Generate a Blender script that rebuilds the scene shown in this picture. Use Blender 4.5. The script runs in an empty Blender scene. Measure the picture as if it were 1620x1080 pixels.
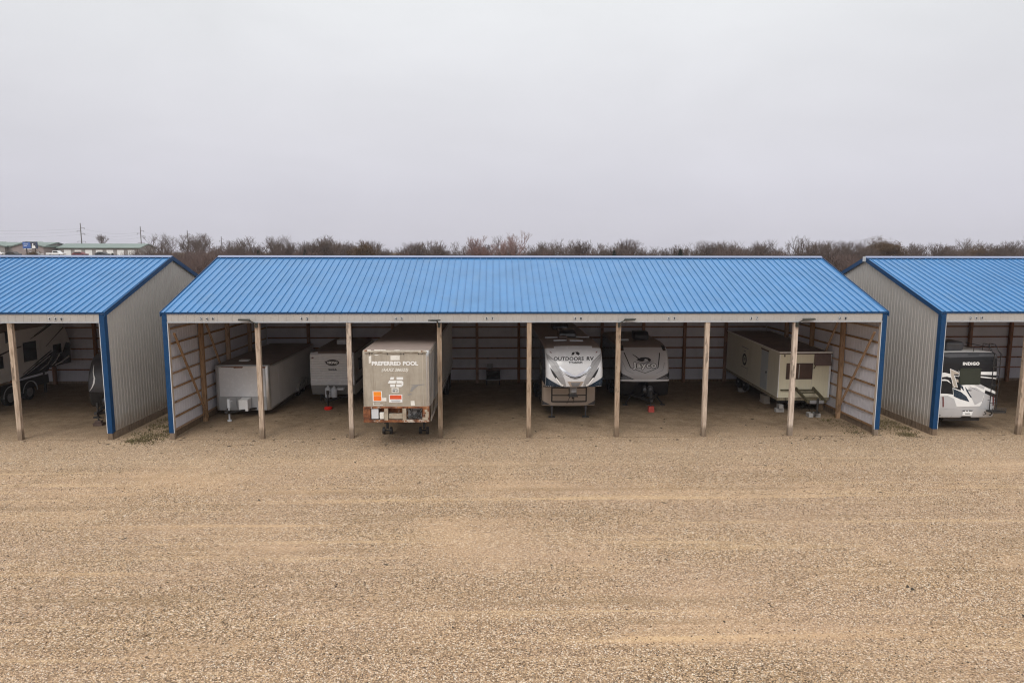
import bpy, bmesh, math, random
import numpy as np
from mathutils import Vector, Matrix, noise as mnoise

random.seed(7)
rng = np.random.default_rng(7)
scene = bpy.context.scene
scene.render.engine = 'CYCLES'
col = scene.collection
R = math.radians

# ------------------------------------------------------------------ helpers
def tag(o, label=None, cat=None, group=None, kind=None):
    if label: o['label'] = label
    if cat: o['category'] = cat
    if group: o['group'] = group
    if kind: o['kind'] = kind
    return o

def thing(name, label, cat, loc=(0, 0, 0), rz=0.0, group=None, rx=0.0):
    o = bpy.data.objects.new(name, None)
    col.objects.link(o)
    o.empty_display_size = 0.2
    o.location = loc
    o.rotation_euler = (rx, 0, rz)
    return tag(o, label, cat, group)

class MB:
    """collects geometry, build() links it as one mesh object"""
    def __init__(self):
        self.v = []; self.f = []; self.mi = []
    def add(self, vs, fs, mi=0):
        b = len(self.v)
        self.v += [tuple(p) for p in vs]
        self.f += [tuple(i + b for i in f) for f in fs]
        self.mi += [mi] * len(fs)
        return self
    def box(self, x0, x1, y0, y1, z0, z1, mi=0):
        vs = [(x0,y0,z0),(x1,y0,z0),(x1,y1,z0),(x0,y1,z0),(x0,y0,z1),(x1,y0,z1),(x1,y1,z1),(x0,y1,z1)]
        return self.add(vs, [(0,3,2,1),(4,5,6,7),(0,1,5,4),(1,2,6,5),(2,3,7,6),(3,0,4,7)], mi)
    def beam(self, p, q, w, h, mi=0, up=(0,0,1)):
        p = Vector(p); q = Vector(q); d = (q - p).normalized()
        u = Vector(up)
        if abs(d.dot(u)) > .98: u = Vector((0,1,0))
        s = d.cross(u).normalized() * (w/2); t = s.cross(d).normalized() * (h/2)
        vs = [p-s-t, p+s-t, p+s+t, p-s+t, q-s-t, q+s-t, q+s+t, q-s+t]
        return self.add(vs, [(0,1,2,3),(7,6,5,4),(0,4,5,1),(1,5,6,2),(2,6,7,3),(3,7,4,0)], mi)
    def tube(self, p, q, r, n=10, r2=None, caps=True, mi=0):
        r2 = r if r2 is None else r2
        p = Vector(p); q = Vector(q); d = (q - p).normalized()
        u = Vector((0,0,1)) if abs(d.z) < .95 else Vector((1,0,0))
        a = d.cross(u).normalized(); b = d.cross(a).normalized()
        vs = []
        for c, rr in ((p, r), (q, r2)):
            for i in range(n):
                t = 2*math.pi*i/n
                vs.append(c + a*(math.cos(t)*rr) + b*(math.sin(t)*rr))
        fs = [(i, i+n, (i+1) % n + n, (i+1) % n) for i in range(n)]
        if caps:
            fs += [tuple(range(n)), tuple(range(2*n-1, n-1, -1))]
        return self.add(vs, fs, mi)
    def path(self, pts, r, n=8, mi=0):
        for a, b in zip(pts[:-1], pts[1:]):
            self.tube(a, b, r, n, mi=mi)
        return self
    def prism(self, poly, axis, a, b, mi=0):
        """poly 2D extruded along axis ('x': poly is (y,z); 'y': (x,z); 'z': (x,y))"""
        def P(u, w, t):
            return (t,u,w) if axis == 'x' else ((u,t,w) if axis == 'y' else (u,w,t))
        n = len(poly)
        vs = [P(u,w,a) for u,w in poly] + [P(u,w,b) for u,w in poly]
        fs = [tuple(range(n)), tuple(range(2*n-1, n-1, -1))]
        fs += [(i, i+n, (i+1) % n + n, (i+1) % n) for i in range(n)]
        return self.add(vs, fs, mi)
    def lathe(self, prof, axis, c, n=24, mi=0):
        """prof list of (offset along axis, radius)"""
        vs = []
        for o, r in prof:
            for i in range(n):
                t = 2*math.pi*i/n
                u, w = math.cos(t)*r, math.sin(t)*r
                if axis == 'x': vs.append((c[0]+o, c[1]+u, c[2]+w))
                elif axis == 'y': vs.append((c[0]+u, c[1]+o, c[2]+w))
                else: vs.append((c[0]+u, c[1]+w, c[2]+o))
        fs = []
        for k in range(len(prof)-1):
            for i in range(n):
                j = (i+1) % n
                fs.append((k*n+i, k*n+j, (k+1)*n+j, (k+1)*n+i))
        fs += [tuple(range(n)), tuple(range(len(prof)*n-1, (len(prof)-1)*n-1, -1))]
        return self.add(vs, fs, mi)
    def build(self, name, mats, parent=None, bevel=0, seg=2, smooth=None, fix=True):
        me = bpy.data.meshes.new(name)
        me.from_pydata(self.v, [], self.f)
        if not isinstance(mats, (list, tuple)): mats = [mats]
        for m in mats: me.materials.append(m)
        if any(self.mi): me.polygons.foreach_set('material_index', self.mi)
        if fix:
            bm = bmesh.new(); bm.from_mesh(me)
            bmesh.ops.recalc_face_normals(bm, faces=bm.faces)
            bm.to_mesh(me); bm.free()
        if smooth is not None:
            me.polygons.foreach_set('use_smooth', [True]*len(me.polygons))
            me.set_sharp_from_angle(angle=R(smooth))
        me.update()
        o = bpy.data.objects.new(name, me)
        col.objects.link(o)
        if parent: o.parent = parent
        if bevel:
            md = o.modifiers.new('bevel', 'BEVEL')
            md.width = bevel; md.segments = seg; md.limit_method = 'ANGLE'; md.angle_limit = R(40)
            md.harden_normals = False
        return o

def np_mesh(name, verts, faces, mats, parent=None, smooth=False):
    """fast numpy mesh; faces (n,3) or (n,4)"""
    me = bpy.data.meshes.new(name)
    verts = np.ascontiguousarray(verts, dtype=np.float32); faces = np.ascontiguousarray(faces, dtype=np.int32)
    k = faces.shape[1]
    me.vertices.add(len(verts)); me.vertices.foreach_set('co', verts.ravel())
    me.loops.add(faces.size); me.loops.foreach_set('vertex_index', faces.ravel())
    me.polygons.add(len(faces)); me.polygons.foreach_set('loop_start', np.arange(0, faces.size, k, dtype=np.int32))
    if not isinstance(mats, (list, tuple)): mats = [mats]
    for m in mats: me.materials.append(m)
    me.update(calc_edges=True); me.validate()
    if smooth: me.polygons.foreach_set('use_smooth', [True]*len(me.polygons))
    if parent is False: return me
    o = bpy.data.objects.new(name, me); col.objects.link(o)
    if parent: o.parent = parent
    return o

def copy_tree(o, parent=None, skip=()):
    c = o.copy(); col.objects.link(c)
    if parent: c.parent = parent
    for ch in list(o.children):
        if ch.name.split('.')[0] in skip: continue
        copy_tree(ch, c, skip)
    return c

# ------------------------------------------------------------------ materials
M = {}
def nodes(name):
    m = bpy.data.materials.new(name); m.use_nodes = True
    nt = m.node_tree; b = nt.nodes['Principled BSDF']
    return m, nt, b, nt.nodes, nt.links

def mix(nt, fac, a, b, mode='MIX'):
    n = nt.nodes.new('ShaderNodeMix'); n.data_type = 'RGBA'; n.blend_type = mode
    for sock, val in ((n.inputs[0], fac), (n.inputs[6], a), (n.inputs[7], b)):
        if hasattr(val, 'node'): nt.links.new(val, sock)
        elif isinstance(val, (int, float)): sock.default_value = val
        else: sock.default_value = (*val[:3], 1)
    return n.outputs[2]

def ramp(nt, src, stops, interp='LINEAR'):
    n = nt.nodes.new('ShaderNodeValToRGB'); n.color_ramp.interpolation = interp
    e = n.color_ramp.elements
    while len(e) < len(stops): e.new(.5)
    for el, (p, c) in zip(e, stops):
        el.position = p
        el.color = (c, c, c, 1) if isinstance(c, (int, float)) else (*c, 1)
    nt.links.new(src, n.inputs[0])
    return n.outputs[0]

def coords(nt, scale=(1,1,1), space='Object', rot=(0,0,0)):
    t = nt.nodes.new('ShaderNodeTexCoord'); mp = nt.nodes.new('ShaderNodeMapping')
    mp.inputs['Scale'].default_value = scale
    mp.inputs['Rotation'].default_value = rot
    nt.links.new(t.outputs[space], mp.inputs[0])
    return mp.outputs[0]

def noise(nt, vec, scale, detail=4, rough=.55, dist=0):
    n = nt.nodes.new('ShaderNodeTexNoise')
    n.inputs['Scale'].default_value = scale; n.inputs['Detail'].default_value = detail
    n.inputs['Roughness'].default_value = rough; n.inputs['Distortion'].default_value = dist
    nt.links.new(vec, n.inputs['Vector'])
    return n.outputs['Fac']

def bump(nt, b, h, strength=.3, dist=.02):
    n = nt.nodes.new('ShaderNodeBump'); n.inputs['Strength'].default_value = strength
    n.inputs['Distance'].default_value = dist
    nt.links.new(h, n.inputs['Height']); nt.links.new(n.outputs[0], b.inputs['Normal'])

def mat(name, c, rough=.6, metal=0, var=.12, scale=2.5, stretch=(1,1,1), dirt=None, damt=.5, dscale=1.5,
        dstretch=(1,1,.35), coat=0, bmp=0, bscale=30, spec=.5):
    m, nt, b, N, L = nodes(name)
    n1 = noise(nt, coords(nt, stretch), scale, 6, .6)
    lo = tuple(x*(1-var) for x in c); hi = tuple(min(1, x*(1+var)) for x in c)
    out = ramp(nt, n1, [(.3, lo), (.7, hi)])
    if dirt:
        n2 = noise(nt, coords(nt, dstretch), dscale, 8, .68)
        fac = ramp(nt, n2, [(.62-.3*damt, 0), (.85-.3*damt, min(1, .35+damt))])
        out = mix(nt, fac, out, dirt)
    L.new(out, b.inputs['Base Color'])
    n3 = noise(nt, coords(nt), scale*3, 3)
    rr = N.new('ShaderNodeMapRange'); rr.inputs[3].default_value = max(.02, rough-.08); rr.inputs[4].default_value = min(1, rough+.1)
    L.new(n3, rr.inputs[0]); L.new(rr.outputs[0], b.inputs['Roughness'])
    b.inputs['Metallic'].default_value = metal
    b.inputs['Specular IOR Level'].default_value = spec
    b.inputs['Coat Weight'].default_value = coat
    if bmp: bump(nt, b, noise(nt, coords(nt, stretch), bscale, 4), bmp)
    M[name] = m
    return m

def splash(name):
    m = M[name]; nt = m.node_tree; b = nt.nodes['Principled BSDF']
    src = b.inputs['Base Color'].links[0].from_socket
    sx = nt.nodes.new('ShaderNodeSeparateXYZ'); nt.links.new(coords(nt), sx.inputs[0])
    ad = nt.nodes.new('ShaderNodeMath'); ad.operation = 'MULTIPLY_ADD'; ad.inputs[1].default_value = -.9
    nt.links.new(noise(nt, coords(nt), 2.2, 7, .7), ad.inputs[0]); nt.links.new(sx.outputs['Z'], ad.inputs[2])
    nt.links.new(mix(nt, ramp(nt, ad.outputs[0], [(.0, .6), (.5, 0.0)]), src, (.25,.19,.13)), b.inputs['Base Color'])

def wood(name, c1, c2, c3, foot=False):
    m, nt, b, N, L = nodes(name)
    g = noise(nt, coords(nt, (14, 14, .7)), 3.0, 8, .62, .6)
    k = noise(nt, coords(nt, (3, 3, 1.1)), 2.2, 3, .5)
    c = ramp(nt, g, [(.36, c3), (.47, c1), (.62, c2)])
    kn = ramp(nt, k, [(.60, 0.0), (.70, .8)])
    c = mix(nt, kn, c, tuple(x*.35 for x in c1))
    oi = N.new('ShaderNodeObjectInfo')
    hv = N.new('ShaderNodeHueSaturation')
    mr = N.new('ShaderNodeMapRange'); mr.inputs[3].default_value = .78; mr.inputs[4].default_value = 1.2
    L.new(oi.outputs['Random'], mr.inputs[0]); L.new(mr.outputs[0], hv.inputs['Value'])
    mr2 = N.new('ShaderNodeMapRange'); mr2.inputs[3].default_value = 1.15; mr2.inputs[4].default_value = .75
    L.new(oi.outputs['Random'], mr2.inputs[0]); L.new(mr2.outputs[0], hv.inputs['Saturation'])
    L.new(c, hv.inputs['Color'])
    out = hv.outputs[0]
    if foot:   # damp-stained foot of the post
        sx = N.new('ShaderNodeSeparateXYZ'); L.new(coords(nt), sx.inputs[0])
        fz = ramp(nt, sx.outputs['Z'], [(.0, .75), (.34, .62), (.5, 0.0)])
        out = mix(nt, fz, out, (.10, .065, .035))
    L.new(out, b.inputs['Base Color']); b.inputs['Roughness'].default_value = .85
    bump(nt, b, g, .35, .01)
    M[name] = m

mat('roof_blue', (.046, .178, .385), .42, 0, .09, .7, dirt=(.10, .20, .33), damt=.2, dscale=1.2, coat=.1, dstretch=(1,.4,.4))
mat('trim_blue', (.001, .040, .12), .5, 0, .12, 2, spec=.3)
mat('lining_shaded', (.50, .49, .53), .55, 0, .08, 1.5, dirt=(.34,.32,.32), damt=.2, dscale=2, dstretch=(1,1,.25))  # lining darkened for the back wall, standing in for light falling off inside
mat('lining', (.62, .61, .66), .5, 0, .05, 1.5, dirt=(.36,.34,.33), damt=.1, dscale=2, dstretch=(1,1,.25))
mat('wall_steel', (.385, .365, .345), .48, 0, .05, 1.5, dirt=(.34,.30,.25), damt=.1, dscale=2, dstretch=(1,1,.25))
splash('wall_steel')
mat('pale_steel', (.55, .57, .60), .45, 0, .05)
mat('drip_steel', (.36, .38, .41), .5, 0, .05)
mat('ridge_steel', (.20, .24, .36), .35, 0, .05)
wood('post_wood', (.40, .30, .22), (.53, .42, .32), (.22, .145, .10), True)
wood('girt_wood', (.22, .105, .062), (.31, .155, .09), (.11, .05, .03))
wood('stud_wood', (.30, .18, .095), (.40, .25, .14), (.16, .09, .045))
wood('skirt_wood', (.17, .115, .07), (.24, .17, .11), (.09, .06, .04))
wood('deck_wood', (.26, .22, .15), (.36, .31, .22), (.13, .11, .07))
mat('white_panel', (.68, .67, .66), .45, 0, .04, 2, dirt=(.42,.38,.32), damt=.22, dscale=1.6)
mat('rv_white', (.60, .60, .615), .25, 0, .03, 2, dirt=(.5,.47,.43), damt=.1, dscale=1.4, coat=.3)
mat('flare_grey', (.30, .295, .30), .35, .1, .08)
mat('frame_grey', (.36, .36, .365), .45, .2, .06, 2, dirt=(.26,.24,.22), damt=.2)
mat('cap_grey', (.50, .485, .49), .3, 0, .04, 2, dirt=(.42,.39,.37), damt=.1, coat=.2)
mat('rv_silver', (.52, .53, .55), .3, .25, .05, 2, dirt=(.35,.33,.3), damt=.15)
mat('rv_taupe', (.36, .29, .235), .4, 0, .06, 2, dirt=(.28,.22,.17), damt=.2)
mat('rv_grey', (.24, .235, .23), .45, 0, .08, 2, dirt=(.2,.17,.13), damt=.3)
mat('rv_tan', (.42, .37, .31), .35, 0, .06)
mat('rv_black', (.012, .013, .016), .22, 0, .2, 3, coat=.3)
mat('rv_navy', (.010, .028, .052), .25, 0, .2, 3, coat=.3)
mat('charcoal', (.045, .045, .05), .35, 0, .15, 3, dirt=(.10,.085,.07), damt=.15)
mat('rv_side', (.20, .20, .205), .4, 0, .08, 2, dirt=(.14,.12,.1), damt=.25)
mat('gel_side', (.62, .60, .58), .35, 0, .05, 2, dirt=(.36,.32,.28), damt=.2)
mat('matte_black', (.010, .010, .012), .42, 0, .15, 3, spec=.3)
mat('decal_black', (.012, .012, .014), .35, 0, .1)
mat('decal_grey', (.17, .17, .18), .35, 0, .1)
mat('decal_white', (.78, .78, .77), .4, 0, .05, 4)
mat('dull_cream', (.36, .31, .24), .7, 0, .15, 5, dirt=(.2,.09,.04), damt=.45, dscale=4, dstretch=(1,1,1))
mat('worn_white', (.72, .70, .65), .6, 0, .05, 4, dirt=(.42,.36,.29), damt=.34, dscale=9, dstretch=(1,1,1))
mat('decal_orange', (.82, .16, .012), .5, 0, .06, 5)
mat('decal_amber', (.85, .26, .015), .5, 0, .06, 5)
mat('decal_redorange', (.62, .085, .025), .55, 0, .12, 8)
mat('chrome', (.62, .62, .64), .18, 1, .05)
mat('galvanised', (.30, .30, .31), .5, .6, .15, 12)
mat('aluminium', (.56, .55, .53), .32, .8, .08, 4, dirt=(.3,.27,.23), damt=.2)
mat('steel_dark', (.035, .033, .032), .55, .3, .25, 6, dirt=(.09,.05,.03), damt=.25)
mat('rubber', (.022, .021, .021), .8, 0, .2, 5, dirt=(.10,.085,.065), damt=.3, dstretch=(1,1,1))
mat('rim_steel', (.36, .36, .37), .4, .6, .1, 6, dirt=(.14,.12,.1), damt=.3)
mat('membrane', (.20, .15, .125), .8, 0, .16, 1.5, dirt=(.12,.09,.075), damt=.35, dscale=1.3, dstretch=(1,1,1))
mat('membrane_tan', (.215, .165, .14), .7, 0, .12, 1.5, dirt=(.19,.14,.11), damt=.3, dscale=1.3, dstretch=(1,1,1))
mat('glass_dark', (.012, .016, .016), .08, 0, .1, 2, spec=.7)
mat('glass_green', (.020, .030, .024), .12, 0, .1, 2, spec=.6)
mat('curtain_brown', (.085, .048, .034), .35, 0, .25, 3)
mat('cream', (.72, .67, .50), .6, 0, .05, 3, stretch=(6,6,.4), dirt=(.46,.40,.26), damt=.22, dscale=1.8)
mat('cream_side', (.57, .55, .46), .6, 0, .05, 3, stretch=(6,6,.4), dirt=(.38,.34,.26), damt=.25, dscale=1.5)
mat('door_blue', (.40, .44, .46), .5, 0, .06, 3, dirt=(.3,.3,.27), damt=.2)
mat('brown_panel', (.14, .095, .08), .6, 0, .15, 4, dirt=(.08,.055,.045), damt=.3)
mat('brown_trim', (.075, .045, .035), .6, 0, .15, 4)
mat('olive_steel', (.11, .095, .055), .65, .2, .25, 6, dirt=(.13,.07,.03), damt=.35, dstretch=(1,1,1))
mat('concrete', (.33, .31, .29), .9, 0, .14, 8, dirt=(.2,.17,.14), damt=.3, dstretch=(1,1,1), bmp=.3, bscale=60)
mat('red_plastic', (.72, .018, .012), .4, 0, .08, 6)
mat('red_wood', (.42, .055, .04), .7, 0, .15, 8, dirt=(.25,.1,.07), damt=.3, dstretch=(1,1,1))
mat('lamp_bronze', (.03, .032, .026), .45, .3, .2, 8)
mat('lamp_glass', (.45, .47, .46), .15, 0, .05, 4)
mat('green_roof', (.14, .185, .165), .5, 0, .1, .4)
mat('storage_wall', (.27, .25, .24), .7, 0, .1, .5)
mat('storage_pink', (.27, .22, .21), .7, 0, .1, .5)
mat('billboard_blue', (.035, .10, .33), .5, 0, .45, .9)
mat('billboard_dark', (.03, .035, .06), .5, 0, .2, 2)
mat('sign_red', (.45, .035, .05), .5, 0, .1)
mat('pole_wood', (.10, .085, .075), .85, 0, .2, 3)
mat('wire', (.20, .20, .21), .6, 0, .05)
mat('paint_red', (.13, .018, .02), .35, 0, .05)
mat('paint_black', (.02, .02, .022), .3, 0, .1)
mat('paint_white', (.72, .72, .72), .35, 0, .05)
mat('paint_salmon', (.48, .17, .10), .5, 0, .1)
mat('rock_dark', (.05, .035, .022), .9, 0, .3, 9)
mat('leaf_dark', (.035, .024, .014), .85, 0, .35, 4)

def twig_mat(name, c1, c2):
    m, nt, b, N, L = nodes(name)
    oi = N.new('ShaderNodeObjectInfo')
    n = noise(nt, coords(nt), .6, 3)
    ad = N.new('ShaderNodeMath'); ad.operation = 'ADD'
    L.new(oi.outputs['Random'], ad.inputs[0]); L.new(n, ad.inputs[1])
    hf = N.new('ShaderNodeMath'); hf.operation = 'MULTIPLY'; hf.inputs[1].default_value = .5
    L.new(ad.outputs[0], hf.inputs[0])
    L.new(ramp(nt, hf.outputs[0], [(.2, c1), (.8, c2)]), b.inputs['Base Color'])
    b.inputs['Roughness'].default_value = .9; b.inputs['Specular IOR Level'].default_value = .15
    M[name] = m
twig_mat('bark', (.085, .066, .058), (.14, .11, .10))
twig_mat('twig_brown', (.085, .058, .048), (.15, .115, .10))
twig_mat('twig_red', (.22, .135, .12), (.30, .20, .18))
twig_mat('twig_oak', (.10, .062, .035), (.13, .085, .05))
twig_mat('thicket', (.085, .056, .048), (.13, .09, .08))
twig_mat('cedar', (.025, .032, .022), (.045, .05, .035))
twig_mat('weed', (.075, .07, .026), (.17, .13, .07))

# rust with paint remnants
m, nt, b, N, L = nodes('rust')
n1 = noise(nt, coords(nt), 5, 8, .7); n2 = noise(nt, coords(nt), 2.3, 8, .7, .5)
c = ramp(nt, n1, [(.34, (.045,.018,.010)), (.5, (.17,.058,.022)), (.66, (.33,.14,.055))])
pf = ramp(nt, n2, [(.56, 0.0), (.61, .9)])
L.new(mix(nt, pf, c, (.50,.45,.38)), b.inputs['Base Color']); b.inputs['Roughness'].default_value = .85
bump(nt, b, n1, .5, .02); M['rust'] = m
# weathered semi-trailer skin
m, nt, b, N, L = nodes('weathered_skin')
n1 = noise(nt, coords(nt), 1.6, 8, .65); n2 = noise(nt, coords(nt, (5,5,.5)), 1.3, 8, .7)
n3 = noise(nt, coords(nt), 4.5, 8, .75, .4)
c = ramp(nt, n1, [(.3, (.285,.245,.195)), (.7, (.395,.35,.285))])
c = mix(nt, ramp(nt, n2, [(.50, 0.0), (.70, .65)]), c, (.20,.165,.125))
c = mix(nt, ramp(nt, n3, [(.64, 0.0), (.69, .75)]), c, (.52,.49,.45))
c = mix(nt, ramp(nt, noise(nt, coords(nt, (9,9,.8)), 1.0, 6, .7), [(.62, 0.0), (.72, .45)]), c, (.20,.09,.04))
L.new(c, b.inputs['Base Color']); b.inputs['Roughness'].default_value = .55
bump(nt, b, n1, .25, .02); M['weathered_skin'] = m

# gravel yard
def ground_material():
    m, nt, b, N, L = nodes('gravel')
    P = coords(nt)
    def vor(scale, feature='F1'):
        v = N.new('ShaderNodeTexVoronoi'); v.inputs['Scale'].default_value = scale; v.feature = feature
        L.new(P, v.inputs['Vector']); return v
    va, vb, vc = vor(30), vor(52), vor(95)
    sa = N.new('ShaderNodeSeparateColor'); L.new(va.outputs['Color'], sa.inputs[0])
    sb = N.new('ShaderNodeSeparateColor'); L.new(vb.outputs['Color'], sb.inputs[0])
    sc = N.new('ShaderNodeSeparateColor'); L.new(vc.outputs['Color'], sc.inputs[0])
    stops = [(0, (0.032,0.024,0.018)), (.16, (0.105,0.072,0.049)), (.3, (0.239,0.166,0.111)), (.46, (0.437,0.279,0.147)), (.62, (0.467,0.327,0.216)), (.8, (0.650,0.439,0.243)), (.93, (0.777,0.586,0.405)), (1, (0.871,0.838,0.724))]
    ca = ramp(nt, sa.outputs[0], stops); cb = ramp(nt, sb.outputs[0], stops); cc = ramp(nt, sc.outputs[0], stops)
    pick = ramp(nt, sb.outputs[1], [(.45, 0.0), (.55, 1.0)])
    stones = mix(nt, pick, ca, cb)
    # darker crevices between the stones
    gap = ramp(nt, vb.outputs['Distance'], [(.40, 0.0), (.80, .75)])
    stones = mix(nt, gap, stones, (0.156,0.098,0.053))
    sand = mix(nt, .5, ramp(nt, noise(nt, P, 30, 5), [(.25, (0.377,0.242,0.131)), (.75, (0.545,0.360,0.204))]), mix(nt, .5, cc, cb))
    # worn bands run along the drive (x), loose stone between
    band = noise(nt, coords(nt, (.035, .42, 1)), 1.0, 6, .62, .3)
    pat = noise(nt, P, .22, 5, .6)
    mx = N.new('ShaderNodeMath'); mx.operation = 'ADD'; L.new(band, mx.inputs[0])
    m2 = N.new('ShaderNodeMath'); m2.operation = 'MULTIPLY'; m2.inputs[1].default_value = .75; L.new(pat, m2.inputs[0]); L.new(m2.outputs[0], mx.inputs[1])
    coarse = ramp(nt, mx.outputs[0], [(.70, 0.38), (.86, 1.0)])
    c = mix(nt, coarse, sand, stones)
    # scattered larger pebbles, pale and dark
    vp = vor(18); sp_ = N.new('ShaderNodeSeparateColor'); L.new(vp.outputs['Color'], sp_.inputs[0])
    near_ = ramp(nt, vp.outputs['Distance'], [(.26, 1.0), (.36, 0.0)])
    pcol = ramp(nt, sp_.outputs[0], [(0, (0.053,0.037,0.027)), (.17, (0.058,0.041,0.030)), (.19, (0.579,0.458,0.331)), (1, (0.857,0.732,0.606))])
    pk = ramp(nt, sp_.outputs[0], [(.16, .9), (.18, 0.0), (.70, 0.0), (.72, .85)])
    pm = N.new('ShaderNodeMath'); pm.operation = 'MULTIPLY'; L.new(near_, pm.inputs[0]); L.new(pk, pm.inputs[1])
    vq = vor(30); sq_ = N.new('ShaderNodeSeparateColor'); L.new(vq.outputs['Color'], sq_.inputs[0])
    nq = ramp(nt, vq.outputs['Distance'], [(.30, 1.0), (.40, 0.0)])
    qk = ramp(nt, sq_.outputs[0], [(.20, .8), (.22, 0.0), (.68, 0.0), (.70, .75)])
    qm = N.new('ShaderNodeMath'); qm.operation = 'MULTIPLY'; L.new(nq, qm.inputs[0]); L.new(qk, qm.inputs[1])
    pf = N.new('ShaderNodeMath'); pf.operation = 'MULTIPLY'; L.new(pm.outputs[0], pf.inputs[0]); L.new(ramp(nt, pat, [(.3, .35), (.6, 1.0)]), pf.inputs[1])
    qf = N.new('ShaderNodeMath'); qf.operation = 'MULTIPLY'; L.new(qm.outputs[0], qf.inputs[0]); L.new(ramp(nt, band, [(.35, .25), (.6, 1.0)]), qf.inputs[1])
    c = mix(nt, pf.outputs[0], c, pcol)
    c = mix(nt, qf.outputs[0], c, ramp(nt, sq_.outputs[0], [(0, (0.070,0.047,0.035)), (.2, (0.081,0.057,0.040)), (.22, (0.579,0.458,0.331)), (1, (0.811,0.686,0.559))]))
    # lighter dust streaks and damp patches
    dust = ramp(nt, noise(nt, coords(nt, (.05, .9, 1)), 1.0, 5, .6), [(.60, 0.0), (.70, .42)])
    c = mix(nt, dust, c, (0.597,0.394,0.214))
    damp = ramp(nt, noise(nt, coords(nt, (.12, .5, 1)), 1.0, 6, .65), [(.62, 0.0), (.78, .35)])
    c = mix(nt, damp, c, (0.246,0.167,0.088))
    warm = ramp(nt, noise(nt, coords(nt, (.3, .6, 1)), .5, 4, .6), [(.35, 0.0), (.65, .28)])
    c = mix(nt, warm, c, (0.469,0.325,0.234))
    # long faint tyre streaks along the drive and short ones turning into the bays
    st = noise(nt, coords(nt, (.05, 1.9, 1), rot=(0, 0, .03)), 1.0, 7, .68, .35)
    stm = ramp(nt, noise(nt, P, .13, 4, .6), [(.34, 0.25), (.58, 1.0)])
    def msk(x):
        n = N.new('ShaderNodeMath'); n.operation = 'MULTIPLY'; L.new(x, n.inputs[0]); L.new(stm, n.inputs[1]); return n.outputs[0]
    c = mix(nt, msk(ramp(nt, st, [(.36, .55), (.48, 0.0)])), c, (0.262,0.178,0.100))
    c = mix(nt, msk(ramp(nt, st, [(.54, 0.0), (.66, .55)])), c, (0.608,0.426,0.243))
    sxx = N.new('ShaderNodeSeparateXYZ'); L.new(P, sxx.inputs[0])
    def mth(op, a, b_=None, c_=None):
        n = N.new('ShaderNodeMath'); n.operation = op
        for k, v in enumerate((a, b_, c_)):
            if v is None: continue
            if hasattr(v, 'node'): L.new(v, n.inputs[k])
            else: n.inputs[k].default_value = v
        return n.outputs[0]
    yy = mth('MINIMUM', mth('ADD', sxx.outputs['Y'], 1.5), 0.0)
    bend = mth('MULTIPLY', mth('MULTIPLY', yy, yy), .07)
    xx = mth('ADD', mth('ADD', sxx.outputs['X'], bend), mth('MULTIPLY', noise(nt, P, .5, 3), .7))
    fr_ = mth('ABSOLUTE', mth('SUBTRACT', mth('FRACT', mth('DIVIDE', mth('ADD', xx, 36.575), 3.6575)), .5))
    tr = ramp(nt, mth('ABSOLUTE', mth('SUBTRACT', fr_, .25)), [(.0, 1.0), (.045, .8), (.085, 0.0)])
    fade = ramp(nt, mth('MULTIPLY_ADD', sxx.outputs['Y'], .1, .9), [(.12, 0.0), (.5, 1.0), (.9, 1.0), (1.0, .3)])
    brk = ramp(nt, noise(nt, P, .28, 4, .6), [(.42, 0.0), (.62, .55)])
    c = mix(nt, mth('MULTIPLY', mth('MULTIPLY', tr, fade), brk), c, (0.312,0.217,0.126))
    # washed, paler stone along the drip line in front of the posts
    sy = N.new('ShaderNodeSeparateXYZ'); L.new(P, sy.inputs[0])
    wy = N.new('ShaderNodeMath'); wy.operation = 'MULTIPLY_ADD'; wy.inputs[1].default_value = 5.0; L.new(noise(nt, coords(nt, (.25, .8, 1)), 1.0, 5, .6), wy.inputs[0]); L.new(sy.outputs['Y'], wy.inputs[2])
    my = N.new('ShaderNodeMapRange'); my.inputs[1].default_value = -3.0; my.inputs[2].default_value = 2.0; L.new(wy.outputs[0], my.inputs[0])
    pale = mix(nt, .18, stones, (0.791,0.634,0.469))
    c = mix(nt, ramp(nt, my.outputs[0], [(.05, 0.0), (.6, .6)]), c, pale)
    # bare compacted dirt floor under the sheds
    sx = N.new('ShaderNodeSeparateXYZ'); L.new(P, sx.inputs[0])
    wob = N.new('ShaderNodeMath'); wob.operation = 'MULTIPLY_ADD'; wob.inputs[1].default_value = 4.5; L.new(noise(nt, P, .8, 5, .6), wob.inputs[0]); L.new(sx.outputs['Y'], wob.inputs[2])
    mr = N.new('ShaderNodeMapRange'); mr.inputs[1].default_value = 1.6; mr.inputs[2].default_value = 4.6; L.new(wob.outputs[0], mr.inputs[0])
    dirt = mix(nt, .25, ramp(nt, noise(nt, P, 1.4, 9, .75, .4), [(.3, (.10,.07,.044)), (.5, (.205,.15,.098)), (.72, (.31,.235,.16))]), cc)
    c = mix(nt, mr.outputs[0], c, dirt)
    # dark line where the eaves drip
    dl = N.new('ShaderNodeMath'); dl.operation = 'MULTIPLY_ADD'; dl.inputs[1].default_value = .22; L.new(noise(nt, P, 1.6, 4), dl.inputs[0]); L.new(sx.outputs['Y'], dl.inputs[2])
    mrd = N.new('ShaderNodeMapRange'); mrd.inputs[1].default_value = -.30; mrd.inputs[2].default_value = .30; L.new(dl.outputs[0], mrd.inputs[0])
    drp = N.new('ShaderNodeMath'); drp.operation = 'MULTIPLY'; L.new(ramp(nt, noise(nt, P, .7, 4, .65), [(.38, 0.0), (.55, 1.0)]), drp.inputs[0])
    dln = ramp(nt, mrd.outputs[0], [(.36, 0.0), (.44, .5), (.50, .5), (.60, 0.0)])
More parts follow.
